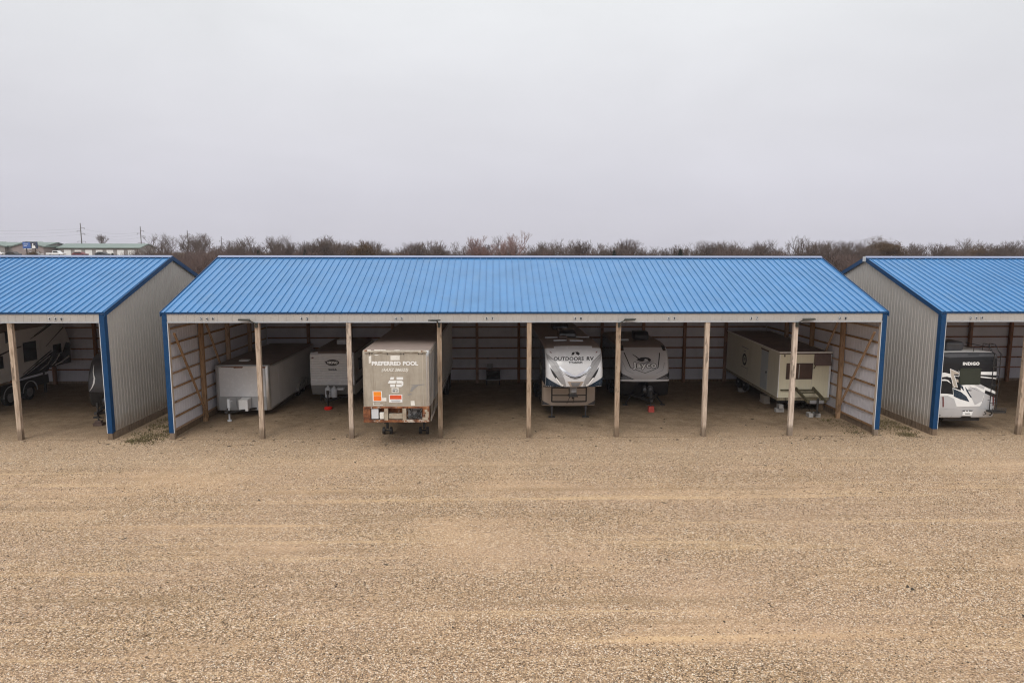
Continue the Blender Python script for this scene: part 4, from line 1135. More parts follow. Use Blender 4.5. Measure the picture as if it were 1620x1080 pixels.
# ------------------------------------------------------------------ 8. motorhome seen from behind
def motorhome():
    t = thing('motorhome', 'black and white motorhome parked rear first with ladder and dark rear window', 'motorhome', (18.76, .40, 0))
    W = 1.30
    fr = [(.60, .12), (.64, .05), (.75, .01), (1.3, 0), (2.0, .02), (2.9, .06), (3.25, .09), (3.36, .13), (3.43, .22)]
    B = Body(W, fr, [(.60, 8.9), (3.45, 8.9)], bow=.05, rc=.18, rrear=.1, rtop=.07, crown=.05, nst=25)
    def key(c, zone):
        if zone == 'roof' or (zone == 'front' and c.z > 3.40): return 'roof'
        if zone == 'front': return 'lower_rear' if c.z < 1.28 else 'rear_wall'
        return 'body'
    B.build(key, {'roof': M['white_panel'], 'rear_wall': M['matte_black'], 'lower_rear': M['rv_silver'], 'body': M['rv_silver']}, t)
    S = B.surf(.008); S2 = B.surf(.013); S3 = B.surf(.018); S4 = B.surf(.023)
    X = lambda zx: (zx-418)/260.0
    Z = lambda zy: 3.45-(zy-255)/254.0
    P = lambda pts: [(X(a),Z(b_)) for a, b_ in pts]
    for pl in ([(88,735),(190,728),(262,760),(300,850),(300,870),(88,870)], [(600,700),(740,760),(745,870),(560,870),(590,830)]):
        decal('side_panel', M['rv_silver'], t, [P(pl)], S)
    decal('white_flash', M['decal_white'], t, [P([(238,640),(330,672),(330,615),(520,592),(600,630),(745,690),(745,718),(610,668),(600,720),(585,800),(560,845),(300,850),(262,762),(190,728),(88,735),(88,704),(190,708),(250,716),(245,680)])], S2)
    decal('dark_flash', M['rv_navy'], t, [P([(244,650),(330,684),(398,735),(436,796),(330,766),(258,735)]), P([(300,600),(350,625),(370,680),(330,640)]), P([(372,628),(402,660),(465,755),(442,745),(395,680)]), P([(396,662),(452,668),(450,676),(404,676)]), P([(400,612),(560,690),(470,650)])], S3)
    decal('silver_flash', M['rv_silver'], t, [P([(410,640),(500,640),(600,700),(580,790),(500,830),(462,760)]), P([(480,612),(540,604),(600,634),(590,660),(540,640)])], S3)
    decal('zigzag', M['rv_tan'], t, [P([(200,435),(300,475),(306,495),(245,492),(296,640),(240,634)]), P([(262,545),(296,552),(300,582),(280,582)])], S2)
    decal('zigzag_edge', M['decal_white'], t, [ribbon(P([(200,436),(302,480),(300,518),(250,508),(292,636)]), .022, n=30), ribbon(P([(200,436),(214,520),(240,600),(262,640)]), .022, n=20), P([(292,446),(304,470),(300,476)])], S3)
    for pl in ([(92,485),(140,476),(208,492),(216,532),(170,520),(92,530)], [(92,555),(150,548),(190,560),(222,596),(170,566),(92,566)], [(543,468),(755,470),(755,508),(543,500)], [(543,516),(660,530),(755,540),(755,552),(640,540),(543,530)]):
        decal('band', M['decal_white'], t, [P(pl)], S2)
    wn = decal('window', M['glass_green'], t, [P([(318,428),(534,428),(544,440),(544,598),(532,610),(320,606),(308,594),(308,440)])], S4)
    decal('top_band', M['charcoal'], t, [P([(110,276),(300,262),(560,262),(740,282),(740,312),(560,306),(300,312),(190,318),(110,300)])], S)
    decal('vent', M['decal_black'], t, [P([(400,278),(520,278),(520,292),(400,292)])], S2)
    decal('lettering', M['decal_white'], t, bold(shift(text2d('INDIGO', .17, 0, 0, 1.1, width=.70), X(432), Z(380)), .011), S)
    decal('plate', M['decal_white'], t, [P([(372,892),(490,892),(478,948),(372,948)])], S2)
    decal('plate_print', M['decal_black'], t, [P([(368,890),(400,888),(398,900),(372,902)]), P([(408,890),(430,890),(430,900),(408,900)]), P([(440,888),(488,890),(480,900),(440,900)]), P([(400,922),(455,922),(455,930),(400,930)])], S3)
    decal('tow_recess', M['decal_black'], t, [P([(352,978),(372,958),(470,958),(488,978)])], S2)
    for pts in ([(134,740),(148,740),(158,852),(144,852)], [(700,742),(718,732),(724,838),(708,845)]):
        decal('tail_light', M['paint_red'], t, [P(pts)], S3)
    for x in (125, 695): decal('reflector', M['decal_black'], t, [P([(x-12,944),(x+12,944),(x+12,952),(x-12,952)])], S2)
    # ladder
    lx0, lx1 = X(648), X(722)
    y = -.12
    ld = MB()
    for x in (lx0, lx1): ld.path([(x, .02, 3.48), (x, y, 3.40), (x, y, .92)], .02, 8)
    ld.path([(lx0, .02, 3.48), (lx0, .25, 3.75), (lx0, .6, 3.75), (lx0, .6, 3.45)], .016, 8); ld.path([(lx1, .02, 3.48), (lx1, .25, 3.75), (lx1, .6, 3.75), (lx1, .6, 3.45)], .016, 8)
    for z in (1.28, 1.66, 2.05, 2.45, 2.85, 3.22): ld.tube((lx0, y, z), (lx1, y, z), .016)
    for z in (1.4, 3.1):
        for x in (lx0, lx1): ld.tube((x, y, z), (x, .06, z), .012)
    ld.build('ladder', M['rv_black'], t, smooth=40)
    rk = MB(); rk.box(X(622), X(775), -.42, -.06, .92, .99)
    for z in (1.04, 1.12): rk.tube((X(622), -.42, z), (X(775), -.42, z), .015)
    for x in (X(622), X(775)): rk.tube((x, -.42, .95), (x, -.42, 1.13), .015)
    rk.build('bumper_rack', M['steel_dark'], t)
    for x in (X(600), X(670)): MB().path([(x, -.1, .92), (x+.04, -.14, .82), (x-.06, -.12, .78)], .02).build('tow_hook', M['steel_dark'], t)
    MB().box(-.75, .05, .55, 1.6, 3.43, 3.84).build('air_conditioner', M['charcoal'], t, bevel=.12, seg=4)
    MB().box(-1.22, -.55, 2.0, 3.1, 3.44, 3.90).build('air_conditioner', M['rv_black'], t, bevel=.12, seg=4)
    rr = MB()
    for x in (.35, 1.1): rr.path([(x, .4, 3.44), (x, .4, 3.6), (x, 2.0, 3.6)], .014)
    rr.build('roof_rail', M['rv_black'], t)
    for yy in (2.6, 7.2):
        for s in (-1, 1): wheel(t, s*1.12, yy, .44, .26, s)
    MB().box(-.8, .8, .3, 8.5, .42, .60).build('chassis', M['steel_dark'], t)
motorhome()

# ------------------------------------------------------------------ 10. big fifth wheel in the left shed
def left_camper():
    t = thing('camper', 'long white camper with dark sweeping side stripes and tandem wheels at the left frame edge', 'camper', (-26.75, 1.6, 0))
    W = 1.25
    rear = [(1.55, 9.75), (1.60, 9.9), (2.3, 10.0), (3.0, 9.8), (3.75, 9.4)]
    B = Body(W, [(1.05, .05), (1.08, 0), (3.7, .02), (3.78, .1)], [(1.40, 7.8), (1.45, 9.6), (1.7, 9.85), (2.3, 9.95), (3.0, 9.75), (3.80, 9.3)], bow=.02, rc=.06, rrear=.18, rtop=.08, crown=.04, nst=9)
    def key(c, zone): return 'roof' if zone == 'roof' else 'body'
    B.build(key, {'roof': M['membrane'], 'body': M['gel_side']}, t)
    y0 = 1.6
    S = lambda y, z: (W+.006, y-y0, z); S2 = lambda y, z: (W+.010, y-y0, z); S3 = lambda y, z: (W+.014, y-y0, z)
    def win(ya, yb, za, zb):
        w = MB().box(W+.0, W+.02, ya-y0, yb-y0, za, zb).build('window', M['rv_black'], t, bevel=.05, seg=3)
        MB().box(W+.021, W+.026, ya-y0+.05, yb-y0-.05, za+.05, zb-.05).build('pane', M['glass_dark'], w)
    win(6.30, 6.88, 3.14, 3.72); win(7.50, 8.50, 2.0, 3.0); win(9.85, 10.55, 2.06, 2.58); win(5.55, 6.02, 1.95, 2.56); win(3.0, 4.4, 2.2, 3.2)
    decal('stripe', M['charcoal'], t, [ribbon([(5.2,2.50),(5.86,2.62),(6.62,2.76),(7.4,2.84)], .10, .05), ribbon([(8.12,3.13),(9.0,3.40),(9.83,3.71)], .03, .09), ribbon([(8.4,3.25),(9.2,3.55),(9.6,3.72)], .03, .05),
          ribbon([(9.26,2.57),(10.0,2.98),(10.89,3.45)], .03, .07), ribbon([(7.3,1.40),(8.3,1.78),(9.2,2.12),(9.7,2.30)], .03, .10)], S)
    decal('dark_flash', M['rv_black'], t, [[(6.9,1.21),(7.4,1.36),(8.4,1.74),(9.3,2.06),(9.75,2.22),(10.1,2.05),(10.6,2.05),(11.0,2.6),(11.35,2.5),(11.35,1.40),(9.4,1.40),(9.3,1.24)]], S2)
    decal('white_flash', M['decal_white'], t, [ribbon([(7.6,1.36),(8.4,1.62),(9.2,1.92),(9.6,2.05)], .02, .05), ribbon([(8.6,1.38),(9.3,1.62),(9.7,1.98)], .03, .06), ribbon([(9.6,1.48),(10.0,1.68),(10.35,2.0)], .05, .09), ribbon([(9.9,1.46),(10.5,1.56),(11.2,1.78)], .05, .12)], S3)
    MB().box(W-.10, W+.004, .2, 9.3-y0, .62, 1.10).build('skirt', M['charcoal'], t, bevel=.01)
    MB().box(W+.006, W+.05, 6.75-y0, 6.80-y0, 2.66, 2.9).build('grab_handle', M['steel_dark'], t)
    for y in (6.35, 7.75):
        wheel(t, 1.12, y-y0, .42, .24, 1); wheel(t, -1.12, y-y0, .42, .24, -1)
        pts = [(y-y0-math.cos(math.pi*k/10)*.52, .42+math.sin(math.pi*k/10)*.54) for k in range(11)]
        vs = []
        for yy, z in pts: vs += [(W+.006, yy, z), (W+.03, yy, z), (W+.03, yy+ (yy-(y-y0))*.12, z+.05)]
        mb = MB(); fs = []
        for i in range(10):
            fs += [(3*i, 3*i+3, 3*i+4, 3*i+1), (3*i+1, 3*i+4, 3*i+5, 3*i+2)]
        mb.add(vs, fs); mb.build('fender', M['rv_silver'], t, smooth=40)
    MB().box(W+.006, W+.03, 9.0-y0, 9.14-y0, 1.1, 1.24).build('vent', M['pale_steel'], t)
    for s in (-.8, .8):
        MB().box(s-.05, s+.05, 8.0, 8.1, 0, 1.45).build('landing_leg', M['steel_dark'], t)
left_camper()

# ------------------------------------------------------------------ ground
def rise(x, y):
    a = min(1, max(0, (-x-40)/60.0)); b_ = min(1, max(0, (y-85)/70.0))
    a = a*a*(3-2*a); b_ = b_*b_*(3-2*b_)
    return 6.1*a*b_
def gz(x, y):
    n = mnoise.noise(Vector((x*.06, y*.35, 0)))*.035 + mnoise.noise(Vector((x*.5, y*.5, 3)))*.018
    k = 1.0
    if -2.2 < y < 14: k = .15
    return (n-.01)*k + rise(x, y)
def axis(fine0, fine1, step, far):
    a = list(np.arange(fine0, fine1+1e-6, step))
    lo = []; d = step; x = fine0
    while x > -far: d *= 1.25; x -= d; lo.append(x)
    hi = []; d = step; x = fine1
    while x < far: d *= 1.25; x += d; hi.append(x)
    return sorted(lo) + a + hi
xs = axis(-34, 34, .4, 1000); ys = axis(-19, 14, .22, 1000)
gv = np.zeros((len(ys), len(xs), 3), np.float32)
for j, y in enumerate(ys):
    for i, x in enumerate(xs): gv[j, i] = (x, y, gz(x, y))
nx, ny = len(xs), len(ys)
ii, jj = np.meshgrid(np.arange(nx-1), np.arange(ny-1))
b0 = (jj*nx+ii).ravel()
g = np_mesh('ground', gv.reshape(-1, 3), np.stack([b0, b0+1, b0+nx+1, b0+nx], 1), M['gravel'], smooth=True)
tag(g, 'wide tan gravel yard in front of the sheds, running on under them', 'ground', kind='structure')

# loose stones lying on the yard
def stones(name, n, xr, yr, smin, smax, label, material, dens=None):
    px = rng.uniform(*xr, n); py = rng.uniform(*yr, n)
    if dens is not None:
        keep = rng.uniform(0, 1, n) < dens(px, py); px, py = px[keep], py[keep]; n = len(px)
    s = smin + (smax-smin)*rng.uniform(0, 1, n)**2.6
    base = np.array([(1,0,0),(0,1,0),(-1,0,0),(0,-1,0),(0,0,1),(0,0,-1)], float)
    fc = np.array([(0,1,4),(1,2,4),(2,3,4),(3,0,4),(1,0,5),(2,1,5),(3,2,5),(0,3,5)])
    v = base[None]*rng.uniform(.6, 1.3, (n,6,1))*s[:,None,None]
    v[:,:,2] *= .65
    a = rng.uniform(0, 6.28, n); ca, sa = np.cos(a)[:,None], np.sin(a)[:,None]
    X = v[:,:,0]*ca - v[:,:,1]*sa; Y = v[:,:,0]*sa + v[:,:,1]*ca
    z = np.array([gz(x, y) for x, y in zip(px, py)])
    out = np.stack([X+px[:,None], Y+py[:,None], v[:,:,2]+(z+s*.25)[:,None]], 2).reshape(-1,3)
    f = (fc[None]+(np.arange(n)*6)[:,None,None]).reshape(-1,3)
    o = np_mesh(name, out, f, material)
    tag(o, label, 'gravel', kind='stuff')
def dens(px, py):
    q = np.array([mnoise.noise(Vector((x*.07, y*.55, 7))) + .5*mnoise.noise(Vector((x*.3, y*.5, 1))) for x, y in zip(px, py)])
    return np.clip(.45+1.1*q, .06, 1)
stones('loose_gravel', 120000, (-19, 17), (-17.5, -.2), .006, .024, 'loose tan and grey gravel stones scattered over the yard', M['loose_stone'], dens)

stones('larger_stones', 14000, (-19, 17), (-17.5, .4), .010, .028, 'larger pale and dark pebbles lying on the yard', M['loose_stone'], dens)

# fallen leaves and clods
def litter(name, n, region, label, material, smin=.022, smax=.07):
    V = []; F = []
    for k in range(n):
        x, y = region()
        s = random.uniform(smin, smax); a = random.uniform(0, 6.28); z = gz(x, y)
        pts = []
        for i in range(7):
            t_ = 2*math.pi*i/7; r_ = s*random.uniform(.55, 1.1)
            u, w = math.cos(t_)*r_*1.6, math.sin(t_)*r_*.6
            pts.append((x+u*math.cos(a)-w*math.sin(a), y+u*math.sin(a)+w*math.cos(a), z+.005+random.uniform(0, s*.25)))
        c = (x, y, z+s*.45); b_ = len(V); V += pts+[c]
        F += [(b_+i, b_+(i+1) % 7, b_+7) for i in range(7)]
    o = np_mesh(name, np.array(V), np.array(F), material)
    tag(o, label, 'leaf litter', kind='stuff')
def reg_front():
    k = random.random()
    if k < .45: return random.uniform(-21, 21), random.gauss(-.5, .45)
    if k < .8: return random.uniform(-14, 14), random.uniform(.5, 6)
    if k < .9: return random.choice((-15.85, 15.85))+random.uniform(-1, 1), random.uniform(-.8, 5)
    return random.uniform(-17, 15), random.uniform(-15, -1)
litter('leaf_litter', 330, reg_front, 'dark wet leaves and clods scattered along the shed fronts', M['leaf_dark'])

# weeds between the sheds
def weeds(label, x0, x1, y0, y1, n, seed):
    r_ = np.random.default_rng(seed); V = []; F = []
    cl = [(r_.uniform(x0, x1), y0+(y1-y0)*r_.uniform(0,1)**1.5, r_.uniform(.12,.4)) for _ in range(38)]
    for k in range(n):
        c = cl[r_.integers(len(cl))]
        x = c[0]+r_.normal(0, c[2]); y = c[1]+r_.normal(0, c[2])
        if not x0 < x < x1: continue
        h = r_.uniform(.02, .085); a = r_.uniform(0, 6.28); w = r_.uniform(.006, .016); l = r_.uniform(.02, .14)
        dx, dy = math.cos(a), math.sin(a); b_ = len(V)
        V += [(x-dy*w, y+dx*w, 0), (x+dy*w, y-dx*w, 0), (x+dx*l*.5+dy*w*.7, y+dy*l*.5-dx*w*.7, h*.8), (x+dx*l*.5-dy*w*.7, y+dy*l*.5+dx*w*.7, h*.8), (x+dx*l, y+dy*l, h)]
        F += [(b_, b_+1, b_+2), (b_, b_+2, b_+3), (b_+3, b_+2, b_+4)]
    o = np_mesh('weeds', np.array(V), np.array(F), M['weed'])
    tag(o, label, 'weeds', kind='stuff')
weeds('low green brown weeds in the gap between left and middle sheds', -16.75, -14.85, -.6, 11, 4200, 3)
weeds('low green weeds in the gap between middle and right sheds', 14.85, 16.75, -.3, 11, 3800, 4)
weeds('thin weeds along the inside foot of the middle shed right wall', 13.4, 14.5, .2, 6, 500, 5)

# ------------------------------------------------------------------ trees
def seg_mesh(segs, n):
    """segs array (k,8): p0 p1 r0 r1 -> tapered prisms"""
    S = np.array(segs, float); p0, p1, r0, r1 = S[:,0:3], S[:,3:6], S[:,6], S[:,7]
    d = p1-p0; d /= np.maximum(1e-6, np.linalg.norm(d, axis=1))[:,None]
    up = np.where(np.abs(d[:,2:3]) < .9, np.array([[0,0,1.]]), np.array([[1.,0,0]]))
    a = np.cross(d, up); a /= np.linalg.norm(a, axis=1)[:,None]; b_ = np.cross(d, a)
    V = []
    for p, r_ in ((p0, r0), (p1, r1)):
        for i in range(n):
            t_ = 2*math.pi*i/n; V.append(p + (a*math.cos(t_)+b_*math.sin(t_))*r_[:,None])
    V = np.stack(V, 1)
    F = np.array([(i, (i+1) % n, (i+1) % n+n, i+n) for i in range(n)])
    k = len(S)
    return V.reshape(-1,3), (F[None]+(np.arange(k)*2*n)[:,None,None]).reshape(-1,4)

def tree_template(seed, h, spread, trunk_mat, twig_mat_, leaves=0, upright=.5, twig_r=.016, depth=5):
    r_ = random.Random(seed); big = []; fine = []; tips = []
    def grow(p, d, L_, rad, lv):
        n = 3 if lv < 2 else 2
        for i in range(n):
            d2 = (d + Vector((r_.uniform(-1,1), r_.uniform(-1,1), r_.uniform(-.1,1.0)))*.18).normalized()
            q = p + d2*(L_/n); r1 = rad*(1-.35*(i+1)/n); r0 = rad*(1-.35*i/n)
            (big if lv <= 1 else fine).append((*p, *q, r0, r1))
            if lv >= 1 and lv < depth and r_.random() < .55:
                side(q, d2, L_*r_.uniform(.45,.7), r1*.6, lv+1)
            p, d = q, d2
        if lv >= depth: tips.append(p); return
        for k in range(r_.choice((2,3,3)) if lv else r_.choice((4,5,6))):
            side(p, d, L_*r_.uniform(.58,.82), rad*.6, lv+1)
    def side(p, d, L_, rad, lv):
        v = Vector((r_.uniform(-1,1), r_.uniform(-1,1), r_.uniform(-.1,1)*upright)).normalized()
        grow(p, (d*.75 + v*spread).normalized(), L_, max(rad, twig_r*.55), lv)
    grow(Vector((0,0,-.2)), Vector((0,0,1)), h*.27, h*.022, 0)
    zmax = max(s[5] for s in fine); k = h/zmax
    sc = lambda S: [(*(c*k for c in s[:6]), s[6], s[7]) for s in S]
    v, f = seg_mesh(sc(big), 6); tm = np_mesh('trunk', v, f, M[trunk_mat], False, True)
    v, f = seg_mesh(sc(fine), 3)
    if leaves:
        nt_ = len(v); extra = []; T = np.array([[c*k for c in p] for p in tips])
        idx = rng.integers(0, len(T), leaves); P_ = T[idx] + rng.normal(0, .22, (leaves,3)); P_[:,2] -= rng.uniform(0, .3, leaves)
        sz = rng.uniform(.05, .13, (leaves,1))
        a = rng.normal(0,1,(leaves,3)); a /= np.linalg.norm(a,axis=1)[:,None]; b_ = rng.normal(0,1,(leaves,3)); b_ /= np.linalg.norm(b_,axis=1)[:,None]
        lv = np.stack([P_-a*sz, P_+b_*sz*.6, P_+a*sz, P_-b_*sz*.6], 1).reshape(-1,3)
        lf = np.arange(leaves*4).reshape(-1,4)+nt_
        v = np.vstack([v, lv]); f = np.vstack([f, lf])
    cm = np_mesh('crown', v, f, M[twig_mat_], False)
    return tm, cm

T_wood = [tree_template(11+i, 9.5, s, 'bark', 'twig_brown', 0, u, .022, 5) for i, (s, u) in enumerate(((.6,.7), (.75,.6), (.5,.9), (.7,.5), (.8,.8), (.55,.8)))]
T_red = [tree_template(41+i, 12, .52, 'bark', 'twig_red', 0, .95, .018, 6) for i in range(2)]
T_oak = [tree_template(51+i, 10, .8, 'bark', 'twig_oak', 9000, .5, .02, 5) for i in range(2)]

def plant(tpl, x, y, z, s, label, group=None, name='bare_tree', rz=None, sz=1.0):
    r = thing(name, label, 'tree', (x, y, z), random.uniform(0, 6.28) if rz is None else rz, group)
    r.scale = (s, s, s*sz)
    for nm, me in zip(('trunk', 'crown'), tpl):
        o = bpy.data.objects.new(nm, me); col.objects.link(o); o.parent = r
    return r
WL = 'bare brown tree in the long line of woods behind the sheds'
WG = 'bare trees of the wood line'
n_t = 0
rt = random.Random(5)
def woods_height(x):   # skyline of the wood line
    return 9.9 - 1.6*math.exp(-((x+1.5)/8)**2) + .5*math.sin(x*.13+1) + .5*math.sin(x*.31) + .5*math.sin(x*.71+2)
x = -59.0
while x < 112:
    near = x < -51
    y = (rt.uniform(78, 92) if near else rt.uniform(100, 118))
    h = woods_height(x)*rt.uniform(.82, 1.06)*(.87 if near else 1)
    plant(T_wood[rt.randrange(6)], x, y, rise(x, y), h/9.5, WL, WG, sz=1.0)
    n_t += 1; x += rt.uniform(1.1, 2.1)
x = -79.0
while x < 135:
    y = rt.uniform(128, 160)
    h = (woods_height(x*1.1+9)+.4)*rt.uniform(.8, 1.08)
    if x < -60: h *= .93
    plant(T_wood[rt.randrange(6)], x, y, rise(x, y)*.8, h/9.5, WL, WG)
    n_t += 1; x += rt.uniform(1.6, 2.8)
plant(T_red[0], -3.0, 98, 0, .90, 'tall reddish bare tree standing left in the pair above the shed ridge', name='bare_tree')
plant(T_red[1], .6, 97, 0, .98, 'tallest reddish bare tree standing right in the pair above the shed ridge', name='bare_tree')
plant(T_oak[0], 76.5, 106, 0, 1.08, 'brown oak with clinging dead leaves rising behind the right shed ridge end', name='oak_tree')
plant(T_oak[1], -27.3, 108, 0, .98, 'brown oak with clinging dead leaves above the left half of the middle roof', name='oak_tree')
plant(T_oak[0], 97, 112, 0, .93, 'brown oak with clinging dead leaves at the far right of the skyline', name='oak_tree', rz=1.0)
plant(T_wood[2], -150, 238, 5.5, .95, 'grey bare tree behind the distant green roofed storage units', name='bare_tree')
plant(T_oak[1], -119, 151, 3.0, .52, 'small brown shrub below the blue billboard', name='shrub')
# conifers
def cedar_mesh(seed, h):
    r_ = np.random.default_rng(seed); n = 2600
    z = h*r_.uniform(.04, 1, n); rad = (1-z/h)**.8*h*.24*r_.uniform(.3, 1.05, n); a = r_.uniform(0, 6.28, n)
    P_ = np.stack([np.cos(a)*rad, np.sin(a)*rad, z], 1); s = r_.uniform(.08, .22, (n,1))
    d = np.stack([np.cos(a), np.sin(a), -.25+0*a], 1); w = np.stack([-np.sin(a), np.cos(a), r_.normal(0,.4,n)], 1)
    v = np.stack([P_-d*s, P_+w*s*.5, P_+d*s, P_-w*s*.5], 1).reshape(-1,3)
    cm = np_mesh('crown', v, np.arange(n*4).reshape(-1,4), M['cedar'], False)
    v, f = seg_mesh([(0,0,-.2,0,0,h*.95,.12,.02)], 6)
    return np_mesh('trunk', v, f, M['bark'], False), cm
T_ced = [cedar_mesh(5, 7.0), cedar_mesh(6, 7.0)]
for i, (x, y, s) in enumerate(((-44.5, 99, 1.12), (20.5, 98, 1.14), (33, 99, 1.18), (-36, 99, 1.14), (-62.5, 84, 1.05))):
    plant(T_ced[i % 2], x, y, 0, s, 'small dark evergreen cedar among the bare wood line', 'dark cedars in the wood line', name='cedar_tree')

# understorey of the wood, one mass nobody could count
def thicket(name, n, xr, yr, hfun, label):
    X = rng.uniform(*xr, n); Y = rng.uniform(*yr, n)
    H = np.array([hfun(x) for x in X]); z0 = np.array([rise(x, y) for x, y in zip(X, Y)])
    Z = z0*.9 + H*rng.uniform(0, 1, n)**.75
    L_ = rng.uniform(.5, 1.6, n); W_ = rng.uniform(.018, .04, n)
    a = rng.uniform(0, 6.28, n); t_ = rng.uniform(.1, 1.1, n)
    d = np.stack([np.cos(a)*np.sin(t_), np.sin(a)*np.sin(t_), np.cos(t_)], 1)
    s = np.cross(d, np.stack([np.zeros(n), np.ones(n), np.zeros(n)], 1)+rng.normal(0,.3,(n,3))); s /= np.linalg.norm(s, axis=1)[:,None]
    P_ = np.stack([X, Y, Z], 1)
    v = np.stack([P_-s*W_[:,None], P_+s*W_[:,None], P_+d*L_[:,None]+s*W_[:,None]*.3, P_+d*L_[:,None]-s*W_[:,None]*.3], 1).reshape(-1,3)
    o = np_mesh(name, v, np.arange(n*4).reshape(-1,4), M['thicket'])
    tag(o, label, 'thicket', kind='stuff')
thicket('thicket', 130000, (-70, 118), (96, 122), lambda x: (woods_height(x)-3.3)*(.95+.06*math.sin(x*.9)), 'dense brown brushwood mass along the wood line')
thicket('thicket', 42000, (-58, -34), (70, 90), lambda x: 5.9-.6*math.sin(x*.5), 'dense brown brushwood behind the gap of the left sheds')

# ------------------------------------------------------------------ far left background: storage units, billboard, poles, cars
def storage_building(label, x0, x1, y, z, hw, hr, dep, gables, doors, wall):
    t = thing('storage_building', label, 'building', ((x0+x1)/2, y, z))
    h = (x1-x0)/2
    MB().prism([(0, -1), (dep, -1), (dep, hw), (dep/2, hr-.05), (0, hw)], 'x', -h, h).build('wall', M[wall], t)
    MB().prism([(-.6, hw), (dep/2, hr), (dep+.6, hw), (dep+.6, hw+.25), (dep/2, hr+.25), (-.6, hw+.25)], 'x', -h-.4, h+.4).build('roof', M['green_roof'], t)
    for gx, gw, gm in gables:
        MB().prism([(gx-gw, -1), (gx+gw, -1), (gx+gw, hw), (gx, hr), (gx-gw, hw)], 'y', -1.5, dep/2).build('gable', M[gm], t)
        r = MB(); r.prism([(gx-gw-.6, hw-.3), (gx, hr), (gx+gw+.6, hw-.3), (gx+gw+.6, hw+.05), (gx, hr+.4), (gx-gw-.6, hw+.05)], 'y', -2.0, dep/2)
        r.build('gable_roof', M['green_roof'], t)
        MB().box(gx-1.3, gx+1.3, -1.56, -1.5, hw-1.0, hw-.2).build('sign_board', M['decal_white'], t)
    for dx in doors:
        MB().box(dx-1.1, dx+1.1, -.06, .02, -.5, hw-.5).build('overhead_door', M['decal_white'], t)
storage_building('long storage building with grey walls, green roof and two gables behind the billboard', -198, -148.5, 202, 6.1, 3.2, 4.4, 12, [(8.0, 4.6, 'storage_wall'), (-17, 5, 'storage_wall'), (20, 5.0, 'storage_pink')], [], 'storage_wall')
storage_building('storage building with green roof and white overhead doors behind the first pole', -147, -120, 206, 6.1, 2.6, 4.0, 10, [], [-10.5, -7, -3.5, 0, 3.5, 7, 10.5], 'storage_wall')

t = thing('billboard', 'blue billboard with a pale figure at right above bare shrubs', 'billboard', (-132.3, 170, 5.6))
MB().box(-1.95, 1.95, -.1, .1, 2.9, 4.65).build('panel', M['billboard_blue'], t)
MB().box(-2.05, 2.05, .1, .2, 2.8, 4.75).build('frame', M['billboard_dark'], t)
decal('artwork', M['billboard_dark'], t, [[(.3,2.9),(1.95,2.9),(1.95,4.65),(.15,4.65)]], lambda u, v: (u, -.105, v))
decal('figure', M['decal_white'], t, [[(.5,2.95),(.6,3.6),(.85,3.8),(1.1,3.6),(1.2,3.75),(1.5,3.5),(1.55,2.95)], ellipse(.85, 4.05, .2, .25)], lambda u, v: (u, -.11, v))
decal('lettering', M['decal_white'], t, [[(-1.7,4.0),(-.4,4.0),(-.4,4.12),(-1.7,4.12)], [(-1.7,3.6),(-.8,3.6),(-.8,3.7),(-1.7,3.7)]], lambda u, v: (u, -.11, v))
for x in (-1.2, 1.2): MB().tube((x, .3, -1), (x, .3, 4.4), .15).build('post', M['steel_dark'], t)

t = thing('pylon_sign', 'small red and white pylon sign right of the storage units', 'sign', (-148.4, 240, 6.0))
MB().box(-.95, .95, -.15, .15, 3.6, 4.7).build('panel', M['sign_red'], t)
decal('lettering', M['decal_white'], t, [[(-.75,4.05),(.75,4.05),(.75,4.3),(-.75,4.3)]], lambda u, v: (u, -.16, v))
MB().tube((0, 0, -1), (0, 0, 3.6), .12).build('post', M['steel_dark'], t)

poles = [(-142.8, 212.3, 6.0, 17.3, 'tall wooden power pole in front of the storage units, leftmost and nearest'), (-135.3, 237.3, 3.5, 17.1, 'tall wooden power pole rising from the left end of the wood line, second from left'),
         (-137.6, 282.3, 3, 17.1, 'thin wooden power pole above the trees, third from left'), (-165.9, 392.3, 2, 16.8, 'thin distant wooden power pole, fourth and farthest')]
for x, y, zb, zt, lab in poles:
    t = thing('power_pole', lab, 'power pole', (x, y, zb), R(35), 'wooden power poles at the left')
    H = zt-zb; k = 1 + (y-212)/420
    MB().tube((0,0,-1), (0,0,H), .20*k, 8, .12*k).build('pole', M['pole_wood'], t)
    for dz, s in ((-1.6, 1), (-2.6, -1), (-3.6, 1), (-6.2, 0), (-7.0, 0)):
        w = 1.1
        c = MB().beam(((-w if s <= 0 else -.1), 0, H+dz), ((w if s >= 0 else .1), 0, H+dz), .10*k, .10*k)
        cr = c.build('crossarm', M['pole_wood'], t)
        i = MB()
        for e in ((-w,) if s < 0 else ((w,) if s > 0 else (-w, w))): i.tube((e, 0, H+dz-.45*k), (e, 0, H+dz), .06*k, 6)
        i.build('insulator', M['pole_wood'], cr)
def wire(dz, dx, lab):
    mb = MB(); pts0 = [(-175, 165, 17.0)] + [(x, y, zt) for x, y, zb, zt, l in poles]
    for (x0, y0, z0), (x1, y1, z1) in zip(pts0[:-1], pts0[1:]):
        n = 10; pr = None
        for i in range(n+1):
            t_ = i/n; p = (x0+(x1-x0)*t_+dx, y0+(y1-y0)*t_, z0+(z1-z0)*t_+dz-1.3*4*t_*(1-t_))
            if pr: mb.tube(pr, p, .016, 4, caps=False)
            pr = p
    tag(mb.build('power_line', M['wire'], None), lab, 'power line', 'power lines between the poles')
for dz, dx in ((-1.9, .9), (-2.9, -.9), (-3.9, .9), (-6.5, .6)):
    wire(dz, dx, 'thin sagging power line strung between the wooden power poles')

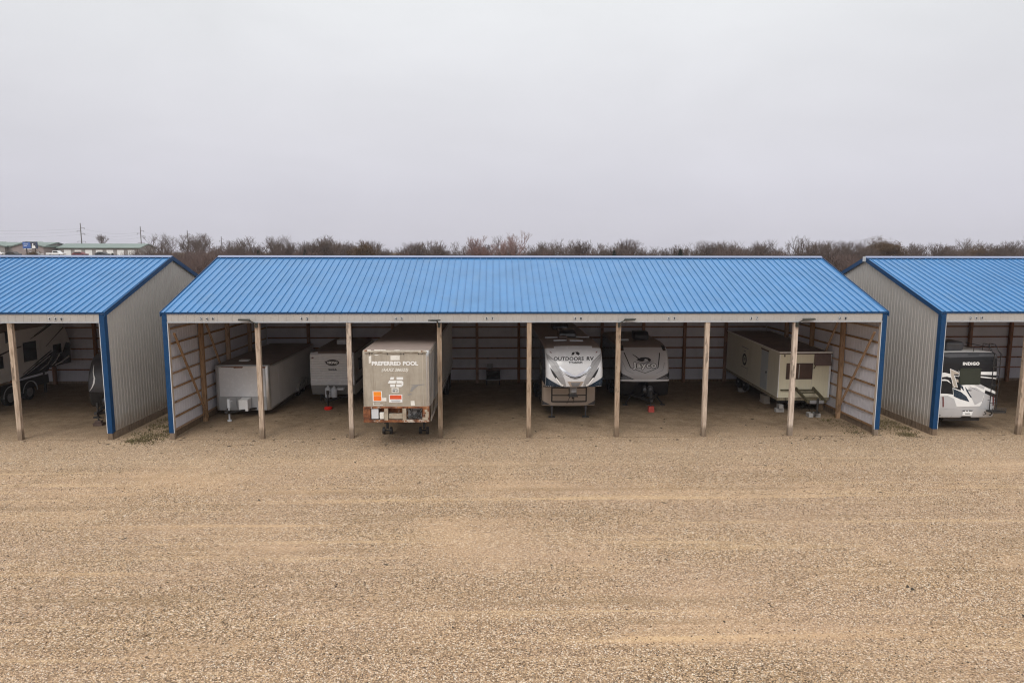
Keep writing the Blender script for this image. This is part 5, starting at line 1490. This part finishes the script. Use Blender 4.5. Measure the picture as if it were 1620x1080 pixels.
def car(label, loc, rz, paint, kind, group='vehicles parked at the storage units'):
    t = thing('parked_vehicle', label, 'vehicle', loc, rz, group)
    if kind == 'van':
        prof = [(-2.6,.4),(2.5,.4),(2.6,.9),(1.95,1.1),(1.5,2.1),(-2.5,2.2),(-2.6,2.0)]
        glass = [(1.0,1.3),(1.75,1.3),(1.45,1.95),(1.0,1.95)]
    elif kind == 'truck':
        prof = [(-2.7,.5),(2.6,.5),(2.7,1.0),(1.4,1.15),(.9,1.8),(-.6,1.8),(-.75,1.1),(-2.7,1.1)]
        glass = [(-.5,1.2),(1.15,1.2),(.8,1.68),(-.45,1.68)]
    else:
        prof = [(-2.2,.4),(2.2,.4),(2.25,.8),(1.2,.95),(.6,1.45),(-1.1,1.48),(-2.0,1.0),(-2.25,.9)]
        glass = [(-1.5,1.0),(1.0,1.0),(.5,1.38),(-1.0,1.40)]
    MB().prism(prof, 'y', -.9, .9).build('body', M[paint], t, bevel=.08)
    for s in (-1, 1):
        MB().prism(glass, 'y', min(s*.9, s*.915), max(s*.9, s*.915)).build('window', M['glass_dark'], t)
        for x in (-1.4, 1.45):
            MB().lathe([(-.1,.2),(-.1,.33),(.1,.33),(.1,.2)], 'y', (x, s*.82, .33), 14).build('wheel', M['rubber'], t)
for (x, y, k, p, lab) in ((-141.5, 196, 'truck', 'paint_white', 'white pickup parked right of the first power pole'), (-147.5, 195, 'car', 'paint_white', 'white car parked left of the first power pole'), (-134.5, 197, 'car', 'paint_red', 'dark red car parked before the white overhead doors'),
                          (-153.5, 194, 'car', 'paint_black', 'black car parked before the gabled storage building'), (-160, 195, 'truck', 'paint_white', 'white pickup parked before the gabled storage building'), (-166.5, 192, 'car', 'paint_salmon', 'salmon red car parked just right of the billboard'),
                          (-158, 190, 'car', 'paint_salmon', 'salmon red car parked farther right of the billboard'), (-128.5, 199, 'car', 'paint_black', 'black car parked at the right end of the overhead doors')):
    car(lab, (x, y, rise(x, y)), R(random.uniform(-12, 12)), p, k)

# ------------------------------------------------------------------ thin mist
hz = MB().box(-1450, 1450, -1450, 1450, -4, 40).build('haze', bpy.data.materials.new('haze'), None)
hm = hz.data.materials[0]; hm.use_nodes = True
for n_ in list(hm.node_tree.nodes): hm.node_tree.nodes.remove(n_)
ho = hm.node_tree.nodes.new('ShaderNodeOutputMaterial'); hv = hm.node_tree.nodes.new('ShaderNodeVolumePrincipled')
hv.inputs['Color'].default_value = (.93, .93, .97, 1); hv.inputs['Density'].default_value = .00025; hv.inputs['Anisotropy'].default_value = .2
hm.node_tree.links.new(hv.outputs[0], ho.inputs['Volume'])
tag(hz, 'thin pale mist over the yard and the far trees', 'haze', kind='stuff')

# ------------------------------------------------------------------ world, sun, camera
w = bpy.data.worlds.new('World'); scene.world = w; w.use_nodes = True
nt = w.node_tree; N = nt.nodes; L = nt.links
bg = N['Background']
sky = N.new('ShaderNodeTexSky'); sky.sky_type = 'NISHITA'; sky.sun_disc = False
SUN_EL, SUN_AZ = 44.0, 196.0
sky.sun_elevation = R(SUN_EL); sky.sun_rotation = R(SUN_AZ)
hs = N.new('ShaderNodeHueSaturation'); hs.inputs['Saturation'].default_value = .15; hs.inputs['Value'].default_value = .25
L.new(sky.outputs[0], hs.inputs['Color'])
tc = N.new('ShaderNodeTexCoord'); sp = N.new('ShaderNodeSeparateXYZ'); L.new(tc.outputs['Generated'], sp.inputs[0])
# overcast dome: brighter towards the zenith, soft cloud mottling (values x10 because strength is 0.1)
dome = ramp(nt, sp.outputs['Z'], [(0.0, (.525,.51,.595)), (.06, (.545,.53,.605)), (.16, (.625,.617,.665)), (.34, (.81,.825,.84)), (.65, (1.0,1.0,1.0)), (1.0, (1.0,1.0,1.0))])
cl = noise(nt, coords(nt, (1,1,2.6), 'Generated'), 2.2, 6, .55, .3)
clm = ramp(nt, cl, [(.3, .93), (.7, 1.05)])
dome = mix(nt, 1.0, dome, clm, 'MULTIPLY')
gain = N.new('ShaderNodeMapRange'); gain.inputs[1].default_value = .36; gain.inputs[2].default_value = 1.0; gain.inputs[3].default_value = 9.2; gain.inputs[4].default_value = 16.0
L.new(sp.outputs['Z'], gain.inputs[0])
vm = N.new('ShaderNodeVectorMath'); vm.operation = 'SCALE'; L.new(dome, vm.inputs[0]); L.new(gain.outputs[0], vm.inputs['Scale'])
ad = N.new('ShaderNodeVectorMath'); ad.operation = 'ADD'; L.new(vm.outputs[0], ad.inputs[0]); L.new(hs.outputs[0], ad.inputs[1])
L.new(ad.outputs[0], bg.inputs['Color']); bg.inputs['Strength'].default_value = .1

sd = bpy.data.lights.new('sun', 'SUN'); sd.energy = 1.35; sd.angle = R(24); sd.color = (1.0, .965, .91)
so = bpy.data.objects.new('sun', sd); col.objects.link(so)
az = R(SUN_AZ); el = R(SUN_EL)
dirv = Vector((math.sin(az)*math.cos(el), math.cos(az)*math.cos(el), math.sin(el)))
so.rotation_euler = dirv.to_track_quat('Z', 'Y').to_euler(); so.location = dirv*50

cam = bpy.data.cameras.new('camera'); co = bpy.data.objects.new('camera', cam); col.objects.link(co)
cam.sensor_width = 36; cam.lens = 24; cam.clip_end = 5000; cam.clip_start = .1
psi, p, r = .0255, .1299, .0013
fw = Vector((math.sin(psi)*math.cos(p), math.cos(psi)*math.cos(p), -math.sin(p)))
rt_ = Vector((math.cos(psi), -math.sin(psi), 0)); up = rt_.cross(fw)
r2 = rt_*math.cos(r) + up*math.sin(r); u2 = up*math.cos(r) - rt_*math.sin(r)
mw = Matrix((r2, u2, -fw)).transposed().to_4x4(); mw.translation = Vector((-1.405, -27.65, 7.62))
co.matrix_world = mw
scene.camera = co

scene.cycles.filter_width = 1.15
scene.view_settings.view_transform = 'Standard'; scene.view_settings.look = 'None'
scene.view_settings.exposure = 0; scene.view_settings.gamma = 1
